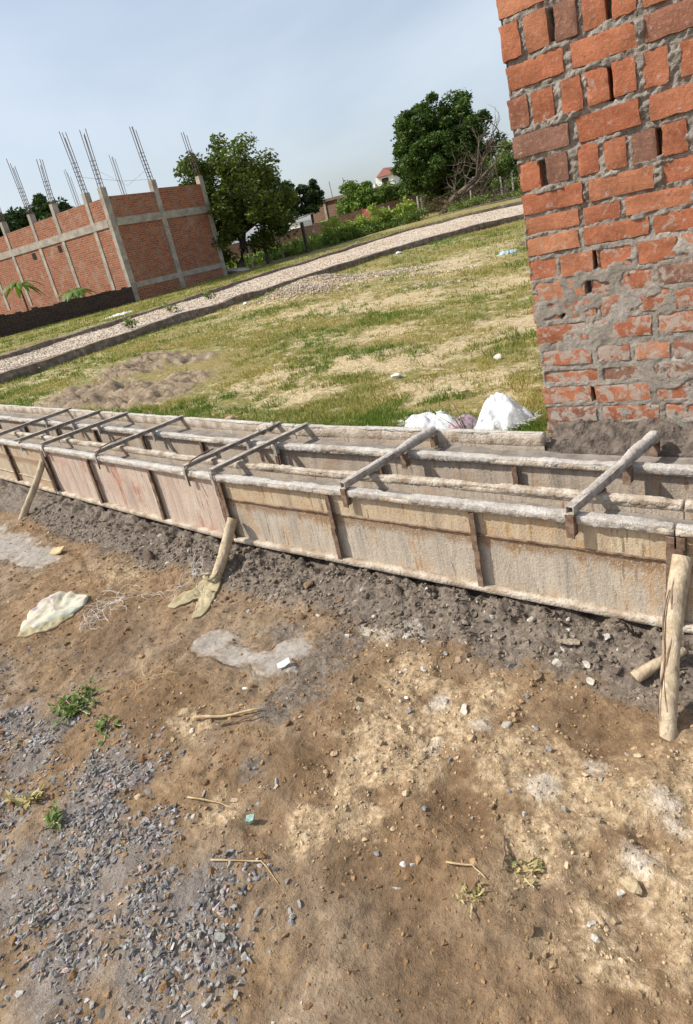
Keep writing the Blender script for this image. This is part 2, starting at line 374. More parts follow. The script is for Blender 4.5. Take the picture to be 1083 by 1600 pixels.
# ------------------------------------------------------------------ terrain
AZ = 130.0
def yf(X): return np.where(np.asarray(X) < -2.42, .07*(-2.42-np.asarray(X)), 0.0)
def slope_az(a): return np.interp(a, [-25, -15, -5, 2, 8, 15], [-.010, -.002, .006, .012, .022, .028])
def field_z(x, y):
    x = np.asarray(x, float); y = np.asarray(y, float)
    r = np.hypot(x, y); a = AZ-np.degrees(np.arctan2(y, x)); a = (a+180) % 360-180
    fade = sst(120, 60, abs(a)); rr = np.minimum(np.maximum(r-8, 0), 32)+np.clip(r-40, 0, 60)*.25
    return .42+slope_az(a)*rr*fade
def ell(x, y, L):
    m = np.zeros_like(np.asarray(x, float))
    for l in L:
        cx, cy, rx = l[:3]; ry = l[3] if len(l) > 3 else rx
        m = np.maximum(m, np.exp(-(((x-cx)/rx)**2+((y-cy)/ry)**2)*.8))
    return m
CEM = [(-1.99,1.25,.11,.10),(-1.82,1.22,.13,.07),(-1.63,1.24,.12,.07),(-1.60,1.34,.09,.08),(-4.27,1.42,.42,.17),(-3.85,1.42,.26,.12),(-4.9,1.5,.5,.14)]
GMUD = [(-1.42,1.17,.15),(-1.43,1.31,.14),(-1.44,1.05,.09),(-1.35,.83,.06),(-1.72,1.42,.10),(-1.41,1.45,.15)]
SAND = [(-1.05,1.17,.17),(-.88,1.27,.17),(-1.03,.98,.12),(-.9,1.1,.15),(-.64,1.22,.16),(-.45,1.19,.17),(-.3,1.22,.13),(-.95,.86,.10),(-1.05,.76,.09),(-.81,1.43,.10),(-1.08,1.38,.14),(-1.3,1.56,.09),(-.47,1.0,.13),(-.26,1.05,.10),(-1.69,.88,.09),(-1.31,.68,.08),(-2.0,1.66,.10),(-2.98,1.51,.17),(-.3,.85,.12),(-.1,1.0,.2),(-.15,1.3,.2)]
LIME = [(-.54,1.16,.06),(-.24,1.24,.05),(-.27,1.08,.05),(-.21,1.19,.04),(-1.22,1.62,.07),(-1.29,1.56,.06),(-1.39,1.57,.05),(-.43,1.29,.04),(-.88,1.16,.04),(-.77,1.29,.04),(-.95,1.33,.05)]
DARK = [(-.67,1.01,.10),(-.74,1.0,.07),(-.69,1.15,.07),(-.44,1.41,.10),(-.56,1.44,.09),(-.87,.75,.14),(-1.23,.91,.11),(-.73,.72,.12),(-.22,1.06,.05),(-1.89,.89,.2),(-2.52,1.05,.2),(-.2,.98,.08),(-.6,.6,.15)]
FMUD = [(-5.9,3.35,.75,.42),(-5.1,3.4,.5,.40),(-5.1,3.8,.33,.28),(-6.6,4.3,.5,.35),(-5.9,3.05,.4,.2),(-6.1,4.7,.4,.3),(-7.0,4.9,.4,.3)]
BARE = [(-1.71,3.6,.3),(-1.9,3.43,.3),(-2.61,4.14,.35),(-3.54,5.23,.4),(-2.09,5.29,.5),(-2.44,4.5,.4),(-3.71,3.9,.35),(-8.2,9.6,1.2),(-6.23,7.58,.8),(-4.65,7.32,.7),(-5.49,10.5,1.0),(-3.2,7.82,.7),(-3.1,3.34,.25),(-2.07,3.31,.25),(-3.17,4.23,.3),(-1.41,3.28,.2),(-8.4,10.8,.9)]
PITS = [(-.67,1.01,.10,.020),(-.44,1.42,.11,.022),(-1.33,.80,.07,.02),(-1.99,1.25,.045,.012),(-.9,.55,.14,.015)]
def ground_z(x, y):
    x = np.asarray(x, float); y = np.asarray(y, float)
    v = y-yf(x)*sst(.6, 1.4, y)*sst(6, 3.2, y)
    cem = sst(.35, .6, ell(x, y, CEM))
    fg = (fbm(x, y, 1.3, 3, 1)-.5)*.07-abs(fbm(x, y, 4.3, 4, 19)-.5)*.05*(1-.8*cem)+(fbm(x, y, 7, 4, 2)-.5)*.038*(1-.8*cem)+(fbm(x, y, 32, 3, 3)-.5)*.020*(1-.85*cem)
    for px, py, pr, d in PITS: fg = fg-d*np.exp(-((x-px)**2+(y-py)**2)/pr**2)
    bankn = fbm(x, y, 3.1, 3, 5)
    edge = 1.56+.24*(bankn-.5)
    bank = sst(edge, edge+.24, v)
    lum = fbm(x, y, 16, 4, 6); lum2 = abs(fbm(x, y, 30, 3, 7)-.5)*2
    lum3 = fbm(x, y, 48, 3, 17)
    fg = fg*(1-.5*bank)+bank*(.066+(lum-.5)*.095-lum2*.036+(lum3-.5)*.026)
    sandm = sst(.3, .7, ell(x, y, SAND)); fg = fg+sandm*((fbm(x, y, 22, 4, 8)-.5)*.035)
    fl = np.minimum(fg, .085)
    fg = np.where(v > 1.80, fl, fg)
    r = np.hypot(x, y)
    fm = sst(.25, .6, ell(x, y, FMUD))
    fd = field_z(x, y)+(fbm(x, y, .9, 3, 11)-.5)*.06+(fbm(x, y, 9, 4, 12)-.5)*.03*sst(30, 8, r)
    fd = fd+fm*((fbm(x, y, 3.6, 5, 13)-.45)*.14-abs(fbm(x, y, 9, 4, 14)-.5)*.38+.05)
    fd = fd+.20*ell(x, y, [(-7.9,9.1,.8,.40),(-8.5,10.5,.9,.42)])
    k = sst(2.474, 2.496, v)
    near = (fg*(1-sst(1.86, 1.90, v))+.06*sst(1.86, 1.90, v))
    return near*(1-k)+np.where(v > 2.3, fd, 0)*k
def axis(parts):
    out = []
    for a, b, s in parts: out.append(np.arange(a, b, s))
    return np.concatenate(out)
def geo(a, b, s, g=1.12):
    o = [a]
    while o[-1] < b: o.append(o[-1]+s); s *= g
    return np.array(o)
gx = np.concatenate([-geo(7.5, 700, .06)[::-1], axis([(-7.44,-4.6,.04),(-4.6,.35,.0115)]), geo(.35, 700, .03)])
gy = np.concatenate([-geo(1.0, 700, .06)[::-1], axis([(-.98,.1,.03),(.1,1.86,.0115),(1.86,2.44,.06),(2.44,2.54,.012),(2.54,6,.03)]), geo(6, 900, .045, 1.045)])
GX, GY = np.meshgrid(gx, gy, indexing='ij')
GYs = GY+yf(np.maximum(GX, -9))*sst(.6, 1.4, GY)*sst(6, 3.2, GY)
GZ = ground_z(GX, GYs)
g = npmesh('ground', np.stack([GX, GYs, GZ], -1).reshape(-1, 3), grid_faces(len(gx), len(gy)), M['ground'], None, True, None, (0, 0, 0))
def zone(name, arrs):
    ca = g.data.color_attributes.new(name, 'FLOAT_COLOR', 'POINT')
    ca.data.foreach_set('color', np.stack([a.ravel() for a in arrs], -1).astype(np.float32).ravel())
V_ = GYs-yf(np.maximum(GX, -9))*sst(.6, 1.4, GYs)*sst(6, 3.2, GYs)
bankm = sst(1.40, 1.76, V_+.25*(fbm(GX, GYs, 3.1, 3, 5)-.5))
zone('zone_a', [np.clip(np.maximum(bankm*.95, ell(GX, GYs, GMUD)*.75), 0, 1), (V_ > 2.47).astype(float), ell(GX, GYs, SAND)*.85, ell(GX, GYs, CEM)])
zone('zone_b', [ell(GX, GYs, LIME), ell(GX, GYs, DARK)*.85, ell(GX, GYs, BARE), ell(GX, GYs, FMUD)])
kind(g, 'structure', 'brown muddy building plot running into a short grass field', 'ground')
ca = g.data.attributes.new('zone_c', 'FLOAT', 'POINT')
GRAV = [(-2.43,.58,.12),(-2.17,.5,.11),(-2.23,.64,.10),(-1.81,.61,.12),(-1.77,.49,.10),(-1.7,.64,.08),(-1.63,.47,.09),(-1.47,.43,.11),(-1.46,.51,.07),(-1.41,.52,.07),(-1.19,.49,.09),(-1.19,.45,.09),(-1.7,.3,.13),(-1.65,.22,.12),(-1.47,.29,.11),(-1.29,.38,.07),(-1.98,.36,.10),(-1.16,.29,.10),(-1.34,.17,.12),(-1.04,.39,.08),(-2.6,.5,.12),(-2.4,.35,.12),(-2.9,.62,.15),(-2.1,.2,.2),(-1.0,.2,.12),(-1.9,.05,.2)]
ca.data.foreach_set('value', ell(GX, GYs, GRAV).ravel().astype(np.float32))
def gz(x, y): return float(ground_z(np.array([x]), np.array([y]))[0])

# ------------------------------------------------------------------ rubble lane with kerbs
NK = [(-9.0,2.0),(-9.26,3.02),(-9.49,3.99),(-9.78,5.31),(-9.95,6.86),(-10.0,9.07),(-9.84,11.7),(-9.6,13.2),(-9.01,14.55),(-7.99,16.29),(-6.87,17.88),(-4.4,20.6),(0,24)]
FK = [(-12.2,2.6),(-12.7,4.26),(-13.8,6.0),(-14.15,7.55),(-14.2,9.12),(-14.9,12.27),(-15.3,15.68),(-15.3,19.6),(-14.2,22.14),(-12.38,24.25),(-10.2,25.65),(-6.5,28),(-1,31)]
def resample(P, n):
    P = np.array(P, float)
    for _ in range(2):
        Q = np.empty((len(P)*2-2, 2)); Q[0::2] = P[:-1]*.75+P[1:]*.25; Q[1::2] = P[:-1]*.25+P[1:]*.75
        P = np.vstack([P[:1], Q, P[-1:]])
    d = np.r_[0, np.cumsum(np.hypot(*np.diff(P, axis=0).T))]; t = np.linspace(0, d[-1], n)
    return np.stack([np.interp(t, d, P[:, 0]), np.interp(t, d, P[:, 1])], 1)
FK = [(a[0]+(b[0]-a[0])*.87, a[1]+(b[1]-a[1])*.87) for a, b in zip(NK, FK)]
nk = resample(NK, 160); fk = resample(FK, 160)
u = np.linspace(0, 1, 28)[None, :, None]
PL = nk[:, None]*(1-u)+fk[:, None]*u
pz = field_z(PL[..., 0], PL[..., 1])+.05+(fbm(PL[..., 0], PL[..., 1], 1.1, 4, 21)-.5)*.10
lane = npmesh('path', np.concatenate([PL, pz[..., None]], -1).reshape(-1, 3), grid_faces(160, 28)[:, ::-1].copy(), M['lane'], None, True)
kind(lane, 'structure', 'pale rubble lane between two low masonry kerbs', 'path')
def lane_z(x, y): return field_z(x, y)+.05+(fbm(x, y, 1.1, 4, 21)-.5)*.10
def kerb(name, P, h, wd, label, seed):
    d = np.gradient(P, axis=0); d /= np.linalg.norm(d, axis=1)[:, None]; nrm = np.stack([-d[:, 1], d[:, 0]], 1)
    rows = []
    zt = field_z(P[:, 0], P[:, 1]); s = np.r_[0, np.cumsum(np.hypot(*np.diff(P, axis=0).T))]
    for k, (o_, z_) in enumerate([(-.5, -.1), (-.5, .5), (-.45, 1), (0, 1.03), (.45, 1), (.5, .5), (.5, -.1)]):
        jit = (fbm(s, s*0+k*.7, 1.7, 3, seed)-.5)
        q = P+nrm*(o_*wd+jit*.06)[:, None]
        rows.append(np.c_[q, zt+z_*h*(1+(fbm(s, s*0, 1.3, 4, seed+3)-.5)*.45)+jit*.03*(z_ > .3)])
    v = np.stack(rows, 1); o = npmesh(name, v.reshape(-1, 3), grid_faces(len(P), 7), M['kerb'])
    kind(o, 'structure', label, 'kerb')
kerb('kerb', resample(NK, 900), .155, .22, 'low dark masonry kerb along the near edge of the rubble lane', 30)
kerb('kerb', resample(FK, 900), .14, .22, 'low masonry kerb along the far edge of the rubble lane', 40)

# ------------------------------------------------------------------ formwork for the drain
FRONT = [1.865, 2.005, 2.295, 2.485]       # the four rows of shutters (v coordinate)
def fy(v, x): return v+float(yf(x))
def strip(x0, x1, v, z, hw, hh, amp, seed, step=.02, ring=12, drip=0.0, power=3.0):
    xs = np.linspace(x0, x1, max(4, int((x1-x0)/step))); th = np.arange(ring)*2*math.pi/ring
    cx = np.sign(np.cos(th))*abs(np.cos(th))**(2/power); cz = np.sign(np.sin(th))*abs(np.sin(th))**(2/power)
    Y0 = v+yf(xs)
    rr = 1+amp*(fbm(xs[:, None]*9, th[None]*1.4+seed*3.1, 1., 4, seed)-.45)*.7+amp*1.8*(fbm(xs[:, None]*85, th[None]*3.5, 1., 3, seed+5)-.5)
    if amp > .25: rr = rr*(.70+.30*sst(.36, .45, fbm(xs*6, xs*0+seed, 1., 4, seed+21)))[:, None]
    y = Y0[:, None]+cx[None]*hw*rr; zz = z+cz[None]*hh*rr
    if drip: zz = np.where(cz[None] < -.3, zz-drip*(fbm(xs, xs*0, 9, 3, seed+9)**2+.8*(fbm(xs, xs*0, 55, 3, seed+8)-.35))[:, None], zz)
    V = np.stack([np.repeat(xs[:, None], ring, 1), y, zz], -1).reshape(-1, 3)
    n = len(xs); F = []
    for i in range(n-1):
        for k in range(ring): F.append((i*ring+k, i*ring+(k+1) % ring, (i+1)*ring+(k+1) % ring, (i+1)*ring+k))
    F.append(tuple(range(ring))[::-1]); F.append(tuple((n-1)*ring+k for k in range(ring)))
    return V, F
JX = [(-8.62,-6.542),(-6.538,-4.512),(-4.508,-2.422),(-2.418,-.322),(-.318,1.75)]
RIBS = {3: [-1.70, -1.00], 2: [-3.82, -3.07], 1: [-5.22, -5.9], 4: [.35, 1.05], 0: [-7.2, -7.9]}
ROWN = ['front outer', 'front inner', 'rear inner', 'rear outer']
def panel(row, j):
    x0, x1 = JX[j]; v = FRONT[row]; z0, z1 = .085, .445
    if row == 3:
        if j == 4: return
        if j == 3: x1 = -.945
    sgn = -1 if row in (0, 2) else 1        # ribs stand on the outer side of each concrete wall: row0 -Y, row1 +Y, row2 -Y, row3 +Y
    where = {0: 'facing the brown mud', 1: 'inside the drain, nearer the props', 2: 'inside the drain, nearer the grass', 3: 'along the grass edge'}[row]
    what = {3: 'cement-stained steel shutter panel with a rusty seam', 2: 'pinkish rust-streaked steel shutter panel', 1: 'tan shutter panel behind the thin leaning prop', 4: 'steel shutter panel beyond the thick split prop', 0: 'farthest steel shutter panel of its row'}[j] if row == 0 else \
           ['farthest', 'second farthest', 'middle', 'second nearest the brick wall', 'nearest the brick wall'][j]+' cement-crusted shutter panel'
    t = thing('steel_shutter', f'{what}, {where}', 'shutter', (x0, fy(v, x0), z0), 'steel shutter panels of the drain')
    mat = {0: [M['plate_grey'], M['plate_tan'], M['plate_red'], M['plate_grey'], M['plate_tan']][j], 1: M['plate_in'], 2: M['plate_in'], 3: M['plate_in']}[row]
    n = 40; xs = np.linspace(x0, x1, n); zs = np.linspace(z0+.01, z1-.005, 10)
    XX, ZZ = np.meshgrid(xs, zs, indexing='ij')
    YY = v+yf(XX)+(fbm(XX, ZZ, 2.5, 3, row*7+j)-.5)*.008
    a = np.stack([XX, YY-.0025, ZZ], -1).reshape(-1, 3); b = np.stack([XX, YY+.0025, ZZ], -1).reshape(-1, 3)
    fa = grid_faces(n, 10); npmesh('plate', np.vstack([a, b]), np.vstack([fa, fa[:, ::-1]+len(a)]), mat, t, True)
    # rails with old cement on them
    V, F = strip(x0+.001, x1-.001, v+sgn*.012, z1 if row < 3 else z1+.02, .017, .014 if row < 3 else .030, .08, row*11+j, .02, 12, 0, 3. if row < 3 else 8.)
    rail = npmesh('top_rail', V, F, M['ledge'], t, True)
    cw = {0: .0225, 1: .0185, 2: .0215, 3: .017}[row]; cz = z1+.012 if row < 3 else z1+.050
    if j in (0, 1, 2): cw *= .88
    V, F = strip(x0+.002, x1-.002, v+sgn*.010, cz, cw, .0125 if row != 3 else .006, .30, row*17+j+50, .007, 18, .012 if row in (0, 2) else .004, 4.0)
    npmesh('concrete_crust', V, F, M['crust'] if row != 1 else M['ledge'], rail, True)
    if row == 0:
        V, F = strip(x0+.004, x1-.004, v+sgn*.014, z0+.010, .017, .014, .12, 70+j, .012, 12, 0, 6.)
        npmesh('bottom_rail', V, F, M['ledge'], t, True)
    # ribs
    rx = [x0+.012, x1-.012]+[r for r in RIBS[j] if x0 < r < x1] if row < 3 else [x0+.012, x1-.012]
    if row in (1, 2): rx = [x0+.02, x0+.02+(x1-x0)/3, x0+.02+2*(x1-x0)/3]
    for q, r_ in enumerate(rx):
        mb = MB(); y = fy(v, r_); n_ = 9
        lean = .004
        for k in range(n_-1):
            za = z0+.02+(z1-z0-.035)*k/(n_-1); zb = z0+.02+(z1-z0-.035)*(k+1)/(n_-1)
            jx = .003*random.uniform(-1, 1)
            mb.box((r_-.011+jx, min(y+sgn*.003, y+sgn*.030), za), (r_-.006+jx, max(y+sgn*.003, y+sgn*.030), zb+.0004*(k % 2)))
            mb.box((r_-.0055+jx, min(y+sgn*.026, y+sgn*.0305), za), (r_+.012+jx, max(y+sgn*.026, y+sgn*.0305), zb+.0004*(k % 2)))
        mb.build('rib', M['rust'], t)
    if row == 0 and j in (3, 4, 1):
        zz = .328 if j != 1 else .17
        V, F = strip(x0+.02, x1-.02, v-.005, zz, .006, .005, .5, 90+j, .01, 8)
        npmesh('seam', V, F, M['ledge'] if j != 3 else M['rust'], t, True)
        if j != 1:
            for xa, xb in zip(sorted(rx)[:-1], sorted(rx)[1:]):
                XX, ZZ = np.meshgrid(np.linspace(xa+.016, xb-.014, 20), np.linspace(zz+.004, z1-.012, 5), indexing='ij')
                YY = v-.0065+yf(XX)+(fbm(XX, ZZ, 2.5, 3, j)-.5)*.006; a = np.stack([XX, YY, ZZ], -1).reshape(-1, 3); b = a+np.array([0, .003, 0]); fa = grid_faces(20, 5)
                npmesh('upper_strip', np.vstack([a, b]), np.vstack([fa, fa[:, ::-1]+len(a)]), M['strip'], t, True)
for row in range(4):
    for j in range(5): panel(row, j)
# poured walls between the shutters and the drain floor
def pour(name, x0, x1, va, vb, ztop, label, seed):
    xs = np.linspace(x0, x1, 320); vs_ = np.linspace(va, vb, 9)
    X, Vv = np.meshgrid(xs, vs_, indexing='ij'); Y = Vv+yf(X)
    Z = ztop+(fbm(X, Y, 6, 4, seed)-.5)*.03+(fbm(X, Y, 40, 3, seed+2)-.5)*.008
    top = np.stack([X, Y, Z], -1); bot = top.copy(); bot[..., 2] = .07
    n = len(xs); m = 9; v = np.vstack([top.reshape(-1, 3), bot.reshape(-1, 3)]); f = [tuple(q) for q in grid_faces(n, m)]
    o_ = n*m
    for i in range(n-1): f += [(i*m, (i+1)*m, o_+(i+1)*m, o_+i*m), (i*m+m-1, o_+i*m+m-1, o_+(i+1)*m+m-1, (i+1)*m+m-1)]
    for k in range(m-1): f += [(k, k+1, o_+k+1, o_+k)[::-1], ((n-1)*m+k, (n-1)*m+k+1, o_+(n-1)*m+k+1, o_+(n-1)*m+k)]
    tag(npmesh(name, v, f, M['concrete'], None, True), label, 'concrete wall')
pour('drain_wall', -8.6, 1.74, 1.870, 2.000, .408, 'wet grey concrete poured between the shutters on the mud side', 3)
pour('drain_wall', -8.6, 1.74, 2.300, 2.478, .418, 'wet grey concrete poured between the shutters on the grass side', 9)
xs = np.linspace(-8.6, 1.74, 200); X, Vv = np.meshgrid(xs, np.linspace(2.008, 2.292, 8), indexing='ij'); Y = Vv+yf(X)
kind(npmesh('drain_floor', np.stack([X, Y, .10+(fbm(X, Y, 8, 4, 4)-.5)*.02], -1).reshape(-1, 3), grid_faces(200, 8), M['concrete'], None, True), 'structure', 'concrete floor of the open drain', 'drain floor')

def clamp(name, a, b, kind_, label, seed):
    ax, ay = a; bx, by = b; z = .492
    t = thing(name, label, 'clamp', (ax, ay, z), 'clamps bridging the drain shutters')
    A = Vector((ax, ay-.02, z)); B = Vector((bx, by+.01, z+.006)); d = (B-A).normalized()
    wd, ht = (.030, .030) if kind_ == 'tube' else (.026, .014)
    if kind_ == 'tube':
        mb = MB(); n = 26; pts = []
        L = (B-A).length; side = d.cross(Vector((0, 0, 1))).normalized()
        # hollow square section, dark inside the open front end
        for sx, sz, w_, h_ in ((0, .5, 1, .12), (0, -.5, 1, .12), (.5, 0, .12, .88), (-.5, 0, .12, .88)):
            off = side*sx*(wd-.0036)+Vector((0, 0, sz*(ht-.0036)))
            mb.bar(A+off, B+off, wd*w_ if w_ == 1 else .0036, ht*h_ if h_ != .12 else .0036)
        bar = mb.build('bar', M['bar'], t)
        # cement caked on top
        mb = MB(); N = 110; pts = []; rad = []
        for i in range(N+1):
            q = i/N; k = (.35+.65*float(sst(.5, .75, q)))*(1 if q > .12 else .1+q*6)
            pts.append(A+d*(L*(.03+.985*q))+Vector((0, 0, .003+.008*k))+side*.002*math.sin(q*19+seed)); rad.append((.0135+.0075*k)*(.88+.24*float(fbm(q*30, seed*1.7, 1., 3, seed)))*(1 if .02 < q < .985 else .6))
        mb.tube(pts, rad, 14, .13, seed, True, .85); mb.build('concrete_crust', M['crust'], bar, True)
    else:
        mb = MB(); mb.bar(A, B, .006, .030); side = d.cross(Vector((0, 0, 1))).normalized()
        mb.bar(A+side*.0165+Vector((0, 0, .0135)), B+side*.0165+Vector((0, 0, .0135)), .027, .0045); mb.build('bar', M['bar'], t)
    # tabs hooking over the four shutters
    side = d.cross(Vector((0, 0, 1))).normalized()
    Lx = (B-A).length
    tv = [(-.004, .085), ((2.045-1.845)/.65*Lx, .075), ((2.25-1.845)/.65*Lx, .075), (Lx-.012, .06)]
    for s_, h_ in tv:
        p = A+d*s_; p.z = z-ht/2-.002
        mb = MB(); w_ = .030 if kind_ == 'tube' else .024
        q = p+Vector((0, 0, -h_))
        mb.bar(p, q, w_, .005, tuple(d)); mb.bar(p+side*(w_/2-.001)+d*.010, q+side*(w_/2-.001)+d*.010+Vector((0, 0, .01)), .005, .022, tuple(d))
        mb.build('tab', M['rust'] if kind_ == 'tube' else M['bar'], t)
    return t, A, B, d, side
CL = [('formwork_clamp', (-5.38,2.07), (-5.30,2.72), 'angle', 'thin grey angle-iron clamp farthest from the brick wall'),
      ('formwork_clamp', (-4.87,2.035), (-4.74,2.66), 'angle', 'thin grey angle-iron clamp between the farthest one and the thin prop'),
      ('formwork_clamp', (-4.45,2.00), (-4.30,2.62), 'angle', 'thin grey angle-iron clamp right above the thin leaning prop'),
      ('formwork_clamp', (-3.66,1.945), (-3.56,2.57), 'angle', 'angle-iron clamp with a bent rod hook, standing alone above the pinkish panel'),
      ('formwork_clamp', (-2.68,1.875), (-2.56,2.50), 'angle', 'angle-iron clamp with a bent rod hook, paired beside the panel joint'),
      ('formwork_clamp', (-2.45,1.862), (-2.34,2.49), 'angle', 'angle-iron clamp crossing the panel joint above the rag-wrapped prop'),
      ('formwork_clamp', (-1.59,1.855), (-1.49,2.46), 'tube', 'cement-caked square tube clamp between the panel joint and white sack'),
      ('formwork_clamp', (-.63,1.845), (-.50,2.48), 'tube', 'cement-caked square tube clamp in front of the brick wall')]
for i, c_ in enumerate(CL):
    t, A, B, d, side = clamp(*c_, i+3)
    if i in (3, 4):
        mb = MB(); p0 = A+d*.20+Vector((0, 0, .026)); e = A+side*.03
        pts = [p0, A+d*.12+Vector((0, 0, .03))+side*.012, A+d*.04+Vector((0, 0, .024))+side*.024, e+d*-.008+Vector((0, 0, -.005)), e+d*-.012+Vector((0, 0, -.05)), e+d*-.016+side*.012+Vector((0, 0, -.10))]
        mb.tube(pts, .0045, 7); mb.build('rod_hook', M['rust'], t, True)
    if i == 4:
        mb = MB(); c0 = B-d*.14+Vector((0, 0, .004))
        pts = [c0+side*.025*math.cos(q*.7)+Vector((0, 0, .022*math.sin(q*.7)))+d*(.006*q-.03) for q in range(22)]
        mb.tube(pts, .006, 6); mb.build('wire_wrap', M['bar'], t, True)

# props
def prop(label, base, top, r0, r1, seed, stones=True):
    b = Vector(base); tp = Vector(top); d = tp-b; n = 22
    side = d.normalized().cross(Vector((0, 0, 1))).normalized(); up = side.cross(d.normalized())
    mb = MB(); pts = []; rad = []
    for i in range(n+1):
        q = i/n; pts.append(b+d*q+side*.012*math.sin(q*3.1+seed)+up*.006*math.sin(q*5+seed)); rad.append((r0*(1-q)+r1*q)*(1+.10*(float(vn(q*7, seed, seed))-.5)))
    mb.tube(pts, rad, 16, .045, seed)
    o = mb.build('wooden_prop', M['wood'], None, True, tuple(b)); tag(o, label, 'prop', 'round timber props holding the shutters')
    return o, pts, rad, side
prop('thin round timber prop leaning on the tan shutter panel', (-4.63,1.72,gz(-4.63,1.72)-.02), (-4.53,1.985,.36), .026, .022, 1)
prop('short pale timber prop with a rag around its foot', (-2.38,1.60,gz(-2.38,1.60)-.02), (-2.35,1.826,.235), .029, .027, 2)
o, pts, rad, side = prop('thick split timber prop at the frame-edge panel joint near the brick wall', (-.275,1.44,gz(-.275,1.44)-.03), (-.285,1.775,.405), .0225, .0275, 3)
mb = MB()     # dark drying crack running along the thick prop
for sg, ph in ((.004, 0), (-.013, 2)):
  cp = [pts[i]+Vector((-.3+ph*.05, -.85, .35)).normalized()*(rad[i]*.97)+side*(.006*math.sin(i*.6+ph)+sg) for i in range(1+ph, 21-ph)]
  mb.tube(cp, [.0012+.0022*abs(math.sin(i*.5+ph)) for i in range(20-2*ph)], 5, .3, 2)
cr = mb.build('crack', M['rust'], o)

# ------------------------------------------------------------------ brick wall at the drain
WY = 2.60; WX0 = -.962; WX1 = .62; WD = .34
wall = thing('brick_wall', 'raw red brick wall end with rough grey mortar, standing in wet mortar', 'brick wall', ((WX0+WX1)/2, WY+WD/2, .40))
def brick_proto(seed, l, dpt, h):
    bm = bmesh.new(); bmesh.ops.create_cube(bm, size=1.0); bmesh.ops.subdivide_edges(bm, edges=bm.edges[:], cuts=7, use_grid_fill=True)
    for v_ in bm.verts:
        p = Vector((v_.co.x*l, v_.co.y*dpt, v_.co.z*h)); rd = .0045
        q = [max(abs(c_)-(e/2-rd), 0) for c_, e in zip(p, (l, dpt, h))]; L = math.sqrt(sum(x*x for x in q))
        if L > rd: 
            k = rd/L
            for a in range(3):
                e = (l, dpt, h)[a]
                if q[a] > 0: p[a] = math.copysign(e/2-rd+q[a]*k, p[a])
        nz = [float(fbm(p.x*1.0+seed*3.3, p.y+a*5.1, 38, 4, seed*5+a, p.z))-.5 for a in range(3)]
        corner = sum(1 for x in q if x > 0)
        amp = .0035 if corner == 0 else (.005 if corner < 2 else .012)
        v_.co = p+Vector(nz)*amp
    me = bpy.data.meshes.new('brick'); bm.to_mesh(me); bm.free(); me.materials.append(M['brick'])
    me.polygons.foreach_set('use_smooth', [True]*len(me.polygons)); me.set_sharp_from_angle(angle=R(28)); return me
protos = {'S': [brick_proto(i, .225, .11, .075) for i in range(6)], 'E': [brick_proto(20+i, .078, .2, .115) for i in range(6)], 'H': [brick_proto(40+i, .125, .2, .075) for i in range(6)]}
dims = {'S': (.225, .11, .075), 'E': (.078, .2, .115), 'H': (.125, .2, .075)}
courses = [(.455,.530,'H'),(.540,.608,'S'),(.622,.698,'H'),(.712,.772,'S'),(.797,.865,'H'),(.893,.972,'S'),(.985,1.062,'H'),(1.074,1.152,'S'),(1.164,1.248,'H'),(1.263,1.334,'S'),(1.345,1.412,'H'),(1.422,1.502,'S'),(1.516,1.624,'E'),(1.637,1.722,'S'),(1.740,1.855,'E'),(1.874,1.958,'S'),(1.977,2.098,'E'),(2.112,2.19,'S'),(2.205,2.32,'E'),(2.335,2.415,'S'),(2.43,2.545,'E'),(2.56,2.64,'S'),(2.655,2.77,'E'),(2.785,2.865,'S')]
deep = []; placed = []
rb = random.Random(11)
for ci, (z0, z1, ty) in enumerate(courses):
    x = WX0+rb.uniform(-.008, .008); first = True
    while x < WX1-.03:
        l0 = dims[ty][0]; l = l0*rb.uniform(.94, 1.07)
        tt = ty
        if ty == 'S' and first and ci % 4 == 1 and z0 < 1.4: l = .225*rb.uniform(.95, 1.0)
        if ty == 'H' and rb.random() < .22: tt = 'S'; l = .222*rb.uniform(.95, 1.0)
        if x+l > WX1: l = WX1-x
        if l < .045: break
        jt = rb.uniform(.012, .024) if z0 < 1.5 else rb.uniform(.012, .034 if ty == 'E' else .040)
        h = (z1-z0)*rb.uniform(.94, 1.01)
        o = bpy.data.objects.new('brick', protos[tt][rb.randrange(6)]); C.objects.link(o); o.parent = wall
        dp = dims[tt][1]; pr = rb.uniform(-.004, .006)
        loc = Vector((x+l/2, WY+dp/2+pr, (z0+z1)/2+rb.uniform(-.003, .003)))
        o.location = loc-wall.location
        o.scale = (l/dims[tt][0], 1, h/dims[tt][2]); o.rotation_euler = (rb.uniform(-.02, .02), rb.gauss(0, .022 if ty == 'E' else .010), rb.gauss(0, .018))
        if ty == 'E' and rb.random() < .24: deep.append((x+l-.002, x+l+jt+.002, z0+.004, z1-.012))
        elif rb.random() < .10: deep.append((x+l-.001, x+l+jt+.001, z0+.01, z1-.01))
        placed.append((x, x+l, z0, z1)); x += l+jt; first = False
zz = np.arange(.36, 2.88, .0065); xx = np.arange(WX0+.004, WX1-.004, .0065)
X, Z = np.meshgrid(xx, zz, indexing='ij')
rec = .008+(fbm(X, Z, 10, 4, 60)-.5)*.022+(fbm(X, Z, 50, 4, 61, None, .7)-.5)*.030
low = sst(1.46, 1.15, Z); rec = rec*(1-.55*low)+.004*low
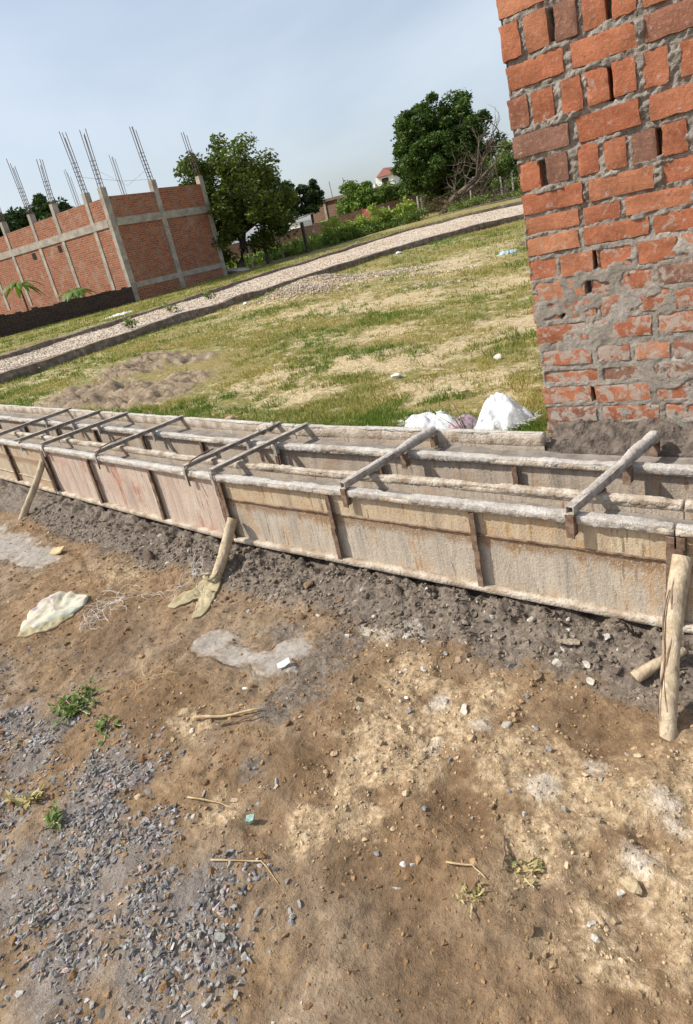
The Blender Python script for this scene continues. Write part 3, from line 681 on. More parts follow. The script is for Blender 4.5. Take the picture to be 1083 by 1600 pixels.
# smears of mortar lying over the brick faces
sm = fbm(X*.75, Z*1.15, 15, 5, 64)*.65+fbm(X, Z, 3.2, 3, 67)*.35; smear = sst(.500, .55, sm)*low+sst(.70, .74, sm)*(1-low)
rec = rec-low*.006
inside = np.zeros_like(X)
for a, b, c_, d_ in placed: inside = np.maximum(inside, ((X > a+.006) & (X < b-.006) & (Z > c_+.006) & (Z < d_-.006)).astype(float))
rec = np.where(inside > 0, np.maximum(rec, .014), np.maximum(rec, -.004))
rec = rec*(1-smear)+(-.0012+(fbm(X, Z, 30, 4, 66)-.5)*.009)*smear
bulge = sst(.62, .75, fbm(X*.6, Z*1.6, 13, 4, 65)); rec = rec-.012*bulge*(1-inside)*(1-low)
for a, b, c_, d_ in deep: rec = np.where((X > a) & (X < b) & (Z > c_) & (Z < d_) & (smear < .4), .065, rec)
npmesh('mortar', np.stack([X, WY+rec, Z], -1).reshape(-1, 3), grid_faces(len(xx), len(zz)), M['mortar'], wall, True)
mb = MB(); mb.box((WX0+.006, WY+.115, .36), (WX1-.006, WY+WD, 2.87)); mb.build('core', M['mortar'], wall)
mb = MB(); 
for s_ in (WX0+.004,):   # rough mortar on the return face of the wall end
    ys = np.linspace(WY+.006, WY+WD, 40); Yg, Zg = np.meshgrid(ys, np.arange(.36, 2.87, .02), indexing='ij')
    Xg = s_+.004-(fbm(Yg, Zg, 18, 4, 71)-.5)*.02
    npmesh('mortar', np.stack([Xg, Yg, Zg], -1).reshape(-1, 3), grid_faces(40, Yg.shape[1])[:, ::-1].copy(), M['mortar'], wall, True)
wall.rotation_euler.y = -.033
# wet mortar heaped against the foot of the wall
nx = 220; ny = 40
X, T = np.meshgrid(np.linspace(-1.0, .75, nx), np.linspace(0, 1, ny), indexing='ij')
topz = .525+(fbm(X[:, 0], X[:, 0]*0, 5, 4, 81)-.5)*.09
topz = np.where(X[:, 0] < -.93, topz-.06, topz)
Y = 2.485+T*.135+(fbm(X, T*.3, 12, 3, 82)-.5)*.02
Z = .425+(topz[:, None]-.425)*sst(0, .95, T)+(fbm(X, T*.25, 22, 4, 83)-.5)*.060*sst(0, .15, T)
Z = np.where(T < .02, .40, Z)
tag(npmesh('mortar_heap', np.stack([X, Y, Z], -1).reshape(-1, 3), grid_faces(nx, ny), M['wetmortar'], None, True), 'dark wet mortar heaped along the foot of the brick wall', 'mortar heap')
# ------------------------------------------------------------------ stones, gravel, clods
def rock(seed, sub=1, flat=.7):
    bm = bmesh.new(); bmesh.ops.create_icosphere(bm, subdivisions=sub, radius=1.0)
    r = random.Random(seed); pl = [(Vector((r.gauss(0,1), r.gauss(0,1), r.gauss(0,1))).normalized(), r.uniform(.28, .75)) for _ in range(9)]
    for v_ in bm.verts:
        p = v_.co.copy()
        for n_, d_ in pl:
            k = p.dot(n_)
            if k > d_: p = p-n_*(k-d_)
        p *= 1+.10*(r.random()-.5); p.z *= flat; v_.co = p
    v = np.array([tuple(q.co) for q in bm.verts]); f = np.array([[w_.index for w_ in q.verts] for q in bm.faces]); bm.free(); return v, f
ROCK1 = [rock(i, 1, random.uniform(.45, .8)) for i in range(10)]; ROCK2 = [rock(50+i, 2, random.uniform(.6, .85)) for i in range(8)]
CLOD = []
for i in range(10):
    v, f = ROCK1[i]; rr_ = random.Random(i+400); CLOD.append((np.array([p/np.linalg.norm(p)*rr_.uniform(.62, 1.05) for p in v]), f))
OCT = []
for i in range(8):
    v = np.array([(1,0,0),(-1,0,0),(0,1,0),(0,-1,0),(0,0,.7),(0,0,-.7),(.6,.6,.45),(-.6,-.5,.4)], float)*np.array([1,.75,.6]); 
    v, f = ROCK1[i]; OCT.append((v, f))
def rotm(rg, n):
    q = rg.normal(size=(n, 4)); q /= np.linalg.norm(q, axis=1)[:, None]; w_, x, y, z = q.T
    return np.stack([np.stack([1-2*(y*y+z*z), 2*(x*y-z*w_), 2*(x*z+y*w_)], -1), np.stack([2*(x*y+z*w_), 1-2*(x*x+z*z), 2*(y*z-x*w_)], -1), np.stack([2*(x*z-y*w_), 2*(y*z+x*w_), 1-2*(x*x+y*y)], -1)], 1)
def scatter(name, P, S, cols, mat, protos_, rg, sink=.25, smooth=False, tilt=True):
    Vs = []; Fs = []; Cs = []; off = 0; n = len(P); Rm = rotm(rg, n); idx = rg.integers(0, len(protos_), n)
    for k, (pv, pf) in enumerate(protos_):
        m = np.where(idx == k)[0]
        if not len(m): continue
        sc = S[m][:, None, None]*np.array([1.15, .95, .78])*(1+.5*(rg.random((len(m), 1, 3))-.5))
        v = np.einsum('nij,npj->npi', Rm[m], pv[None]*sc)
        v[..., 2] *= .75
        v = v+P[m][:, None]; v[..., 2] += (S[m]*(.5-sink))[:, None]
        Vs.append(v.reshape(-1, 3)); Fs.append((pf[None]+(np.arange(len(m))*len(pv))[:, None, None]+off).reshape(-1, 3)); off += len(m)*len(pv)
        Cs.append(np.repeat(cols[m], len(pv), 0))
    return npmesh(name, np.vstack(Vs), np.vstack(Fs), mat, None, smooth, np.vstack(Cs), (0, 0, 0))
rg = np.random.default_rng(3)
pts = []
for cx, cy, r_ in GRAV:
    n = int(2900*r_**1.25/.06**.25); q = rg.normal(size=(n, 2))*r_*.72; pts.append(np.c_[cx+q[:, 0], cy+q[:, 1]])
q = np.c_[rg.uniform(-2.9, -.6, 1500), rg.uniform(0, .95, 1500)]; pts.append(q[ell(q[:, 0], q[:, 1], [(a, b, c_*2.6) for a, b, c_ in GRAV]) > rg.random(1500)])
pts = np.vstack(pts); n = len(pts)
keep = fbm(pts[:, 0], pts[:, 1], 9, 3, 91) > .47+.34*(rg.random(n)-.5); pts = pts[keep]; n = len(pts)
P = np.c_[pts, ground_z(pts[:, 0], pts[:, 1])]; S = .0028+rg.gamma(2.6, .0023, n); S = np.minimum(S, .0145)
tone = np.clip(rg.normal(.22, .075, n), .09, .42)[:, None]; cols = tone*np.array([1.03, .98, .93])*(1+.12*(rg.random((n, 3))-.5)); br = rg.random(n) > .93; cols[br] = cols[br]*np.array([1.35, 1.0, .85])
kind(scatter('gravel', P, S, cols, M['gravel'], ROCK1, rg, .42), 'stuff', 'blue-grey crushed stone chips strewn over the brown soil', 'gravel')
# crumbs of soil and mortar
n = 46000
q = np.c_[rg.uniform(-4.6, .3, n), rg.uniform(.1, 1.84, n)]
vv = q[:, 1]-yf(q[:, 0]); wt = .38+.6*ell(q[:, 0], q[:, 1], SAND)+.65*sst(1.45, 1.75, vv)+.4*ell(q[:, 0], q[:, 1], GMUD); wt *= 1-.9*sst(.35, .6, ell(q[:, 0], q[:, 1], CEM))
q = q[rg.random(n) < wt]; n = len(q); vv = q[:, 1]-yf(q[:, 0])
P = np.c_[q, ground_z(q[:, 0], q[:, 1])]; bankq = sst(1.45, 1.65, vv)
S = rg.gamma(1.0, .0024, n)+.0013; S = np.minimum(S*(1+.9*bankq), .021)
sandq = ell(q[:, 0], q[:, 1], SAND)
cb = np.array([.24, .145, .07])*(1-sandq[:, None]*.8)+np.array([.46, .36, .23])*sandq[:, None]*.8
cols = cb*(1-bankq[:, None])+np.array([.175, .142, .112])*bankq[:, None]; cols = cols*rg.uniform(.65, 1.4, (n, 1)); pale = rg.random(n) < .03; cols[pale] = np.array([.48, .44, .38])
kind(scatter('soil_crumbs', P, S, cols, M['clod'], CLOD, rg, .50, False), 'stuff', 'crumbs of soil and broken mortar lying over the plot', 'soil')
STONES = [(-1.80,1.70,.038,'b'),(-1.60,1.67,.028,'b'),(-.79,1.58,.020,'g'),(-.85,1.33,.022,'p'),(-.63,1.62,.024,'p'),(-.55,1.65,.022,'p'),(-.52,1.60,.022,'p'),(-.71,1.33,.020,'p'),(-1.01,1.25,.013,'g'),(-1.01,1.04,.014,'s'),(-1.08,1.01,.013,'s'),(-.97,1.01,.015,'s'),(-.85,.97,.014,'s'),(-1.61,.59,.017,'s'),(-.76,.79,.010,'w'),(-.84,.79,.010,'g'),(-.27,1.0,.028,'s'),(-1.64,1.1,.012,'w'),(-.94,.59,.012,'g'),(-.955,.565,.010,'g'),(-.93,.545,.011,'g'),(-1.08,.58,.010,'g'),(-1.22,1.58,.020,'p'),(-1.36,1.53,.018,'p'),(-1.98,1.70,.020,'b'),(-1.06,1.44,.018,'p'),(-1.12,1.35,.014,'g'),(-.92,1.35,.012,'g'),(-1.16,1.18,.013,'p'),(-1.03,1.55,.013,'g'),(-.69,1.46,.012,'g'),(-1.09,1.12,.010,'s'),(-.56,1.29,.013,'g'),(-.33,1.36,.014,'s'),(-.8,1.13,.012,'g'),(-.46,1.12,.009,'g'),(-.33,1.28,.011,'s'),(-.99,.86,.009,'s'),(-.84,.87,.010,'s'),(-.79,.96,.009,'g'),(-1.16,.45,.011,'g'),(-1.12,1.31,.011,'g'),(-1.50,1.72,.017,'p'),(-1.15,1.68,.016,'b'),(-.60,1.10,.009,'g'),(-.40,1.25,.010,'g'),(-.62,1.36,.010,'g'),(-.2,1.45,.016,'p'),(-1.05,1.30,.010,'w'),(-1.25,1.50,.012,'w')]
LM = [(-.28,1.44,'beside the split timber prop'),(-.51,.92,'beside the dry weed tuft'),(-1.7,1.25,'beside the smooth cement patch'),(-.63,1.71,'near the white board scrap'),(-1.6,.95,'near the pale broken stick'),(-.74,1.05,'at the dark damp hollow'),(-1.7,1.75,'in churned mud below the cement-stained shutter'),(-1.3,.45,'at the edge of the crushed stone'),(-1.0,1.02,'on the pale sandy soil'),(-1.25,1.58,'among lime crumbs under the shutter seam'),(-.95,1.3,'on the pale crumbly soil before the mud bank'),(-.85,.7,'on the smooth bare soil past the damp hollow'),(-.3,1.02,'on the pale soil past the split prop')]
SC = {'b': ((.20,.135,.085), 'brown lumpy stone lying in the churned mud', 'brown stones in the mud'), 'g': ((.24,.235,.225), 'small grey stone on the brown soil', 'small grey stones'), 'p': ((.44,.40,.335), 'pale cement-dusted stone lying on the soil', 'pale stones'), 's': ((.46,.36,.225), 'sandy tan stone half sunk in pale soil', 'sandy stones'), 'w': ((.66,.63,.57), 'small whitish chip on the soil', 'whitish chips')}
for i, (x, y, s_, k_) in enumerate(STONES):
    pv, pf = ROCK2[i % 8]; a = random.uniform(0, 6.28); ca, sa = math.cos(a), math.sin(a)
    v = pv*np.array([1.15, .9, .8])*s_; v = np.c_[v[:, 0]*ca-v[:, 1]*sa, v[:, 0]*sa+v[:, 1]*ca, v[:, 2]]+np.array([x, y, gz(x, y)+s_*.22])
    c0, lab, gr = SC[k_]; near = min(LM, key=lambda m: math.hypot(m[0]-x, m[1]-y)); lab = ('larger ' if s_ > .0155 else 'smaller ')+{'b': 'brown lumpy', 'g': 'grey angular', 'p': 'pale cement-dusted', 's': 'sandy tan', 'w': 'whitish'}[k_]+' stone '+near[2]; cc = np.array(c0)*random.uniform(.85, 1.15)
    tag(npmesh('stone', v, pf, M['stone'], None, False, np.repeat(cc[None], len(v), 0)), lab, 'stone', gr)
pv, pf = ROCK2[2]
v = pv*np.array([.10, .055, .035])+np.array([-2.98, 1.66, gz(-2.98, 1.66)+.012]); tag(npmesh('mud_lump', v, pf, M['clod'], None, True, np.repeat(np.array([[.10,.07,.052]]), len(v), 0)), 'dark wet lump of mud below the pinkish shutter panel', 'mud lump')

# rubble on the lane and on the rubble spill in the field
q = np.c_[rg.uniform(0, 1, 30000), rg.uniform(0, 1, 30000)]
ii = q[:, 0]**1.3*110; i0 = ii.astype(int); a = nk[i0]; b = fk[i0]; xy = a*(1-q[:, 1:])+b*q[:, 1:]+rg.normal(size=(len(q), 2))*.06
xy = xy[:15000]; P = np.c_[xy, lane_z(xy[:, 0], xy[:, 1])]
sp = np.vstack([np.c_[rg.normal(cx, sx, k), rg.normal(cy, sy, k)] for cx, cy, sx, sy, k in [(-7.9,9.05,.5,.22,1900),(-8.5,10.45,.6,.25,1400),(-7.3,10.3,.8,.12,700),(-6.4,10.6,.6,.10,350),(-4.6,8.4,.3,.12,160),(-5.2,9.6,.5,.12,160)]])
P = np.vstack([P, np.c_[sp, ground_z(sp[:, 0], sp[:, 1])+.01]]); n = len(P); S = rg.uniform(.012, .032, n)
cols = np.array([.52,.45,.365])*rg.uniform(.7, 1.15, (n, 1)); br = rg.random(n) < .10; cols[br] = np.array([.44,.24,.14])*rg.uniform(.7, 1.2, (br.sum(), 1))
kind(scatter('rubble', P, S, cols, M['stone'], ROCK1[:6], rg, .3), 'stuff', 'pale broken rubble covering the lane and spilled on the grass', 'rubble')

# ------------------------------------------------------------------ grass
def blades(name, X, Y, Z, H_, W_, cols, label, lean=.6):
    n = len(X); a = rg.uniform(0, 6.28, n); l = rg.normal(0, lean, n)*H_; b = rg.uniform(0, 6.28, n)
    p0 = np.c_[X-np.cos(a)*W_/2, Y-np.sin(a)*W_/2, Z-.005]; p1 = np.c_[X+np.cos(a)*W_/2, Y+np.sin(a)*W_/2, Z-.005]; p2 = np.c_[X+np.cos(b)*l, Y+np.sin(b)*l, Z+H_]
    v = np.stack([p0, p1, p2], 1).reshape(-1, 3); f = np.arange(3*n).reshape(-1, 3)
    return kind(npmesh(name, v, f, M['grass'], None, False, np.repeat(cols, 3, 0), (0, 0, 0)), 'stuff', label, 'grass')
n = 560000
az = rg.uniform(-50, 40, n); r_ = np.exp(rg.uniform(math.log(2.5), math.log(30), n)); th = np.radians(AZ-az); X = r_*np.cos(th); Y = r_*np.sin(th)
v_ = Y-yf(X)
lanepoly = np.vstack([nk, fk[::-1]])
def inpoly(x, y, P):
    c_ = np.zeros(len(x), bool); j = len(P)-1
    for i in range(len(P)):
        xi, yi = P[i]; xj, yj = P[j]
        c_ ^= ((yi > y) != (yj > y)) & (x < (xj-xi)*(y-yi)/(yj-yi+1e-12)+xi); j = i
    return c_
dens = fbm(X, Y, 8., 4, 101)*.85+fbm(X, Y, 1.3, 4, 102)*.65-.20*ell(X, Y, BARE)-1.2*ell(X, Y, FMUD)
ok = (v_ > 2.53) & (dens+rg.normal(0, .06, n) > .70) & ~inpoly(X, Y, lanepoly[::3]) & ~((X > -1.03) & (Y < 2.98))
ok |= (v_ > 2.53) & (v_ < 2.9) & (X < -1.1) & (rg.random(n) < .35) & (ell(X, Y, FMUD) < .3)
X, Y, r_, dens = X[ok], Y[ok], r_[ok], dens[ok]; n = len(X)
big = fbm(X, Y, 1.6, 3, 105); green = np.clip((big-.36)*3.0+.6*sst(3.6, 2.6, Y-yf(X))+rg.normal(0, .22, n), 0, 1)[:, None]
cols = (np.array([.37,.30,.11])*(1-green)+np.array([.115,.175,.026])*green)*rg.uniform(.6, 1.35, (n, 1))
blades('grass', X, Y, ground_z(X, Y), rg.uniform(.010, .030, n)*(1+r_*.035)*(1+.6*green[:, 0]), .0022+.0011*r_, cols, 'short patchy green and straw-coloured grass of the field', .9)

# weeds
def weed(name, label, x, y, n, ht, leaf, cols, z=None, spread=.1, stem=True, group=None, cat='weed'):
    z = gz(x, y) if z is None else z; t = thing(name, label, cat, (x, y, z), group); ms = MB(); ml = MB()
    for i in range(n):
        a = random.uniform(0, 6.28); d = random.uniform(.2, 1)*spread; h = ht*random.uniform(.5, 1)
        e = Vector((x+math.cos(a)*d, y+math.sin(a)*d, z+h)); b = Vector((x+math.cos(a)*d*.15, y+math.sin(a)*d*.15, z-.005)); mid = (b+e)/2+Vector((0, 0, h*.15))
        ms.tube([b, mid, e], [.0022, .0018, .001], 5)
        for k in range(7):
            q = random.uniform(.25, 1); p = b.lerp(mid, q*2) if q < .5 else mid.lerp(e, q*2-1)
            dr = Vector((random.gauss(0,1), random.gauss(0,1), random.gauss(.2,.5))).normalized(); s_ = leaf*random.uniform(.6, 1.2); sd_ = dr.cross(Vector((0,0,1))).normalized()*s_*.22
            up = Vector((0, 0, s_*.08)); c_ = tuple(np.array(random.choice(cols))*random.uniform(.7, 1.3))
            ml.add([p, p+dr*s_*.4+sd_+up, p+dr*s_, p+dr*s_*.4-sd_+up], [(0, 1, 2), (0, 2, 3)], c_)
    ms.build('stem', M['straw'], t); ml.build('leaf', M['leaf'], t)
G1 = [(.13,.19,.05),(.17,.23,.07),(.09,.135,.03)]; DRY = [(.40,.32,.15),(.30,.27,.09),(.48,.40,.22)]
weed('leafy_weed', 'sprawling green leafy weed beside the crushed stone', -2.26, .74, 30, .022, .034, G1, spread=.14)
weed('leafy_weed', 'thin green creeping weed sprig beyond the crushed stone patch', -2.02, .74, 7, .014, .03, G1, spread=.10)
weed('dry_weed', 'dry yellowish weed tuft on the pale soil', -.51, .92, 14, .012, .017, DRY+DRY+DRY+G1[:1], spread=.07)
weed('dry_weed', 'low half-green weed tuft beside the dark soil', -.57, .79, 8, .010, .015, DRY+DRY+DRY+G1[:1], spread=.05)
weed('leafy_weed', 'tiny green sprig among the crushed stones', -1.80, .40, 6, .025, .03, G1, spread=.05)
weed('dry_weed', 'straw-coloured weed tuft at the gravel edge', -1.98, .42, 8, .02, .035, DRY, spread=.07)

# ------------------------------------------------------------------ sacks, rags, sticks
def cloth(name, label, cat, outline, hfun, mat, loc, seed, amp=.012, group=None, col=None, parent=None):
    # closed soft sheet: polar grid inside an outline, with a lower side
    P = np.array(outline, float); c0 = P.mean(0); nr = 14
    Q = resample(np.vstack([P, P[:1]]), 72)[:-1]; na = len(Q)
    rr = np.linspace(0, 1, nr); X = c0[0]+(Q[:, 0]-c0[0])[None]*rr[:, None]; Y = c0[1]+(Q[:, 1]-c0[1])[None]*rr[:, None]
    base = ground_z(X, Y); fold = abs(fbm(X, Y, 9/max(.15, np.ptp(P[:, 0])), 3, seed)-.5)*2
    Z = base+.008+hfun(X, Y, rr[:, None])+(fold-.5)*amp*2+(fbm(X, Y, 45, 2, seed+3)-.5)*amp*.4
    top = np.stack([X, Y, Z], -1).reshape(-1, 3); bot = np.stack([X, Y, np.minimum(Z-.006, base+.001+0*Z)], -1).reshape(-1, 3); N = nr*na; f = []
    for i in range(nr-1):
        for k in range(na):
            k2 = (k+1) % na; a, b, c_, d_ = i*na+k, i*na+k2, (i+1)*na+k2, (i+1)*na+k
            f.append((a, d_, c_, b)); f.append((a+N, b+N, c_+N, d_+N))
    for k in range(na): k2 = (k+1) % na; f.append(((nr-1)*na+k, (nr-1)*na+N+k, (nr-1)*na+N+k2, (nr-1)*na+k2))
    o = npmesh(name, np.vstack([top, bot]), f, mat, parent, True)
    if parent is None: tag(o, label, cat, group)
    return o, Q
# white sack lying by the rear shutters
sk = thing('white_sack', 'torn white woven sack with purple print lying on grass by the shutters', 'sack', (-1.42, 2.75, gz(-1.42, 2.75)))
def pk(cx, cy, s1, h): return lambda X, Y, r: h*np.exp(-(((X-cx)/s1)**2+((Y-cy)/(s1*1.0))**2))*np.clip(1.15-r**3, 0, 1)
_, Q1 = cloth('sack_end', '', '', [(-1.83,2.74),(-1.74,2.60),(-1.60,2.57),(-1.48,2.62),(-1.47,2.74),(-1.58,2.86),(-1.76,2.90)], lambda X, Y, r: .035*np.clip(1-r**4, 0, 1)+.10*abs(fbm(X, Y, 9, 3, 301)-.5), M['sack'], None, 201, .012, parent=sk)
_, Q2 = cloth('printed_side', '', '', [(-1.53,2.66),(-1.44,2.62),(-1.37,2.68),(-1.38,2.80),(-1.50,2.84)], lambda X, Y, r: .055*np.clip(1-r**4, 0, 1), M['print'], None, 203, .006, parent=sk)
_, Q3 = cloth('sack_mouth', '', '', [(-1.38,2.62),(-1.29,2.59),(-1.20,2.70),(-1.10,2.80),(-1.12,2.88),(-1.25,2.90),(-1.36,2.90),(-1.41,2.76)], lambda X, Y, r: (.105*np.exp(-((X+1.32)/.10)**2-((Y-2.82)/.09)**2)+.055*np.exp(-((X+1.22)/.09)**2-((Y-2.80)/.09)**2))*np.clip(1.2-r**4, 0, 1)+.045*abs(np.sin(2.5*np.arctan2(Y-2.84, X+1.34)+5*fbm(X, Y, 6, 2, 305)))*np.clip(r*1.6, 0, 1)*np.clip(1.1-r**3, 0, 1)+.06*(abs(fbm(X, Y*.4, 13, 3, 303)-.5)), M['sack'], None, 205, .014, parent=sk)
mb = MB()
for Q, n_ in ((Q1, 60), (Q3, 150)):
    for k in range(n_):
        p = Q[random.randrange(len(Q))]; c_ = Q.mean(0); d = Vector((p[0]-c_[0], p[1]-c_[1], random.uniform(-.02, .09))).normalized(); z = gz(*p)+random.uniform(.008, .03)
        b = Vector((*(p*.97+c_*.03), z)); mb.tube([b, b+d*.012+Vector((0,0,.004)), b+d*random.uniform(.018, .04)+Vector((random.gauss(0,.006), random.gauss(0,.006), random.gauss(0,.005)))], [.0011, .0009, .0006], 4)
mb.build('frayed_thread', M['fibre'], sk)['kind'] = 'stuff'
tw = thing('bare_weed', 'bare branching weed stems rising in front of the white sack', 'weed', (-1.37, 2.60, gz(-1.37, 2.60))); ms = MB(); ml = MB()
for k, (dx, dy, h) in enumerate([(-.16,.02,.19),(-.12,.05,.15),(-.05,.0,.13),(.02,.03,.10),(-.20,.04,.12),(-.09,.02,.22)]):
    b = Vector((-1.37, 2.60, gz(-1.37, 2.60))); e = b+Vector((dx, dy, h)); m_ = b.lerp(e, .5)+Vector((.012, 0, .01)); ms.tube([b, m_, e], [.003, .0024, .0013], 5)
    for j in range(4):
        q = random.uniform(.4, 1); p = b.lerp(e, q); dr = Vector((random.gauss(0,1), random.gauss(0,1), .5)).normalized(); s_ = .022; sd_ = dr.cross(Vector((0,0,1))).normalized()*s_*.25
        ml.add([p, p+dr*s_*.5+sd_, p+dr*s_, p+dr*s_*.5-sd_], [(0,1,2,3)], random.choice(G1))
ms.build('stem', M['darkwood'], tw); ml.build('leaf', M['leaf'], tw)
# flattened cement bag
bag, Qb = cloth('flattened_bag', 'flattened faded cement bag, cream and purple, lying on brown soil', 'bag', [(-3.02,.91),(-2.94,.97),(-2.89,1.10),(-2.87,1.18),(-2.96,1.27),(-3.19,1.21),(-3.18,1.13),(-3.12,1.02)], lambda X, Y, r: .010*np.clip(1-r**6, 0, 1)+.05*abs(fbm(X+Y, Y-X, 7, 2, 333)-.5)+.010*np.exp(-((X+2.98)**2+(Y-1.15)**2)/.006), M['bag'], None, 210, .007)
cloth('bag_fold', '', '', [(-3.01,.885),(-2.92,.93),(-2.86,1.08),(-2.88,1.14),(-2.95,1.04),(-3.04,.95)], lambda X, Y, r: .005*np.clip(1-r**5, 0, 1), M['rag'], None, 214, .003, parent=bag)
def tangle(name, label, cx, cy, n, L, rad, mat, sx=.1, sy=.1, group=None):
    mb = MB()
    for i in range(n):
        a = random.uniform(0, 6.28); x = random.gauss(cx, sx*.4); y = random.gauss(cy, sy*.4); p = []; turn = random.gauss(0, 1.2)
        for k in range(9):
            p.append(Vector((x, y, gz(x, y)+.006+.018*random.random()*(0 < k < 8)))); a += turn*.3+random.gauss(0, .25); x += math.cos(a)*L/9; y += math.sin(a)*L/9
        mb.tube(p, rad, 4)
    tag(mb.build(name, mat, None, True), label, 'fibres', group)
tangle('fibre_tangle', 'tangle of white plastic fibres beside the flattened bag', -2.75, 1.24, 34, .17, .0009, M['fibre'], .13, .16)
tangle('fibre_tangle', 'loose white fibres by the rag-wrapped prop foot', -2.52, 1.60, 18, .22, .0008, M['fibre'], .12, .05)
tangle('fibre_tangle', 'few thin pale fibres on bare brown soil', -2.05, .98, 6, .16, .0011, M['straw'], .10, .08)
rag, _ = cloth('rag', 'khaki cloth rag trailing from the foot of the short timber prop', 'rag', [(-2.40,1.66),(-2.33,1.63),(-2.27,1.52),(-2.19,1.36),(-2.24,1.33),(-2.30,1.44),(-2.34,1.54),(-2.37,1.42),(-2.42,1.36),(-2.48,1.38),(-2.44,1.52),(-2.43,1.60)], lambda X, Y, r: .004+.02*np.exp(-((X+2.37)**2+(Y-1.60)**2)/.002), M['rag'], None, 220, .006)
mb = MB(); b = Vector((-2.38, 1.60, gz(-2.38, 1.60)+.02))
mb.tube([b+Vector((.034*math.cos(q*.5), .038*math.sin(q*.5)+.012, .006*math.sin(q)+.002*q)) for q in range(17)], [.007+.002*math.sin(q*1.7) for q in range(17)], 8, .2, 4); mb.build('wrap', M['rag'], rag, True)
def stick(label, pts, rad, mat, group=None, name='stick', jit=.4):
    P = [Vector((x, y, gz(x, y)+h)) for x, y, h in pts]; m_ = MB(); n = len(P)
    dense = []
    for i in range(n-1):
        for k in range(4): dense.append(P[i].lerp(P[i+1], k/4)+Vector((random.gauss(0,1), random.gauss(0,1), 0))*rad*jit)
    dense.append(P[-1]); m_.tube(dense, [rad*(1-.5*i/len(dense)) for i in range(len(dense))], 7, .15, 5)
    tag(m_.build(name, mat, None, True), label, 'stick', group)
stick('pale broken stick lying flat on the bare brown soil', [(-1.70,.90,.012),(-1.60,.95,.014),(-1.47,1.02,.012)], .006, M['straw'])
stick('thin forked twig beside the pale broken stick', [(-1.58,.92,.008),(-1.52,.95,.012),(-1.45,1.0,.02)], .004, M['darkwood'])
stick('curved dark twig on the pale soil by the dry weed', [(-.57,.98,.008),(-.55,.94,.012),(-.535,.89,.008)], .004, M['darkwood'])
stick('thin straw lying near the dry weed tuft', [(-.66,.84,.006),(-.60,.86,.008),(-.56,.85,.006)], .0025, M['straw'])
stick('thick timber offcut lying behind the split prop', [(-.40,1.63,.03),(-.345,1.685,.03),(-.28,1.75,.03)], .021, M['wood'], name='timber_offcut', jit=.04)
stick('thin straw lying on bare soil between gravel and sand', [(-1.45,.66,.006),(-1.36,.69,.008),(-1.28,.70,.006)], .002, M['straw'])
stick('long thin straw lying across the gravel edge', [(-1.22,.55,.006),(-1.1,.62,.010),(-1.02,.60,.006)], .002, M['straw'])
def chip(name, label, cat, x, y, l, w_, a, mat, h=.008, tilt=.15):
    m_ = MB(); ca, sa = math.cos(a), math.sin(a); z = gz(x, y)+.012; V = []
    for t_ in (0, 1):
        for q, e in ((-1,-.8),(0,-1),(1,-.9),(1.05,.7),(.1,1),(-.95,.9)):
            px, py = q*l/2, e*w_/2; V.append((x+px*ca-py*sa, y+px*sa+py*ca, z+t_*h+py*tilt+px*tilt*.5+.004*q*q))
    m_.add(V, [(5,4,3,2,1,0),(6,7,8,9,10,11)]+[(i, (i+1) % 6, 6+(i+1) % 6, 6+i) for i in range(6)]); tag(m_.build(name, mat), label, cat)
chip('white_board_scrap', 'flat whitish board scrap on wet mud below the shutters', 'scrap', -.63, 1.71, .075, .042, .35, M['ledge'], .006, -.3)
chip('dry_leaf', 'pale dry leaf lying in the smooth cement patch', 'leaf', -1.56, 1.24, .05, .026, 1.0, M['fibre'], .003, .3)
chip('teal_scrap', 'small crumpled teal plastic scrap on brown soil', 'scrap', -1.22, .70, .026, .016, .5, M['teal'], .008, .5)
chip('bark_scrap', 'curled strips of torn bark near the grey cement splash', 'scrap', -3.72, 1.50, .12, .05, .2, M['straw'], .010, .4)
# field litter
for nm, lab, x, y, s_, mat, ct in [('crumpled_paper','crumpled white paper ball on the grass away from the sack',-2.45,3.68,.042,M['sack'],'litter'),('pale_lump','pale cement lump on bare soil by the brick wall edge',-1.83,4.09,.05,M['crust'],'lump'),('pale_lump','small pale lump on sandy soil behind the white sack',-1.74,3.33,.03,M['ledge'],'lump'),('brick_bat','reddish broken brick piece on the grass behind the rear shutters',-3.26,2.74,.045,M['brick'],'brick piece'),('white_scrap','tiny white scrap beside the near kerb',-9.3,9.0,.07,M['sack'],'litter'),('white_scrap','white scrap of litter by the rubble spill at the kerb',-8.6,14.0,.10,M['sack'],'litter'),('dark_clod','dark clod on the grass short of the lane bend',-4.9,13.2,.11,M['kerb'],'lump'),('dark_clod','small dark clod on the grass near the blue scrap',-4.5,11.6,.09,M['kerb'],'lump')]:
    pv, pf = ROCK2[int(abs(x*10)) % 8]; v = pv*s_*np.array([1.2, .9, .8])+np.array([x, y, gz(x, y)+s_*.3]); tag(npmesh(nm, v, pf, mat), lab, ct)
cloth('blue_scrap', 'crumpled blue plastic scrap on the yellow grass', 'litter', [(-4.55,10.55),(-4.25,10.62),(-4.2,10.85),(-4.5,10.9),(-4.62,10.75)], lambda X, Y, r: .05*np.clip(1-r**2, 0, 1), M['blue'], None, 230, .03)
cloth('pink_scrap', 'flat pinkish white sheet on grass before the dark low wall', 'litter', [(-17.9,11.2),(-17.2,11.25),(-17.1,12.1),(-17.9,12.0)], lambda X, Y, r: .05*np.clip(1-r**2, 0, 1), M['sack'], None, 233, .04)

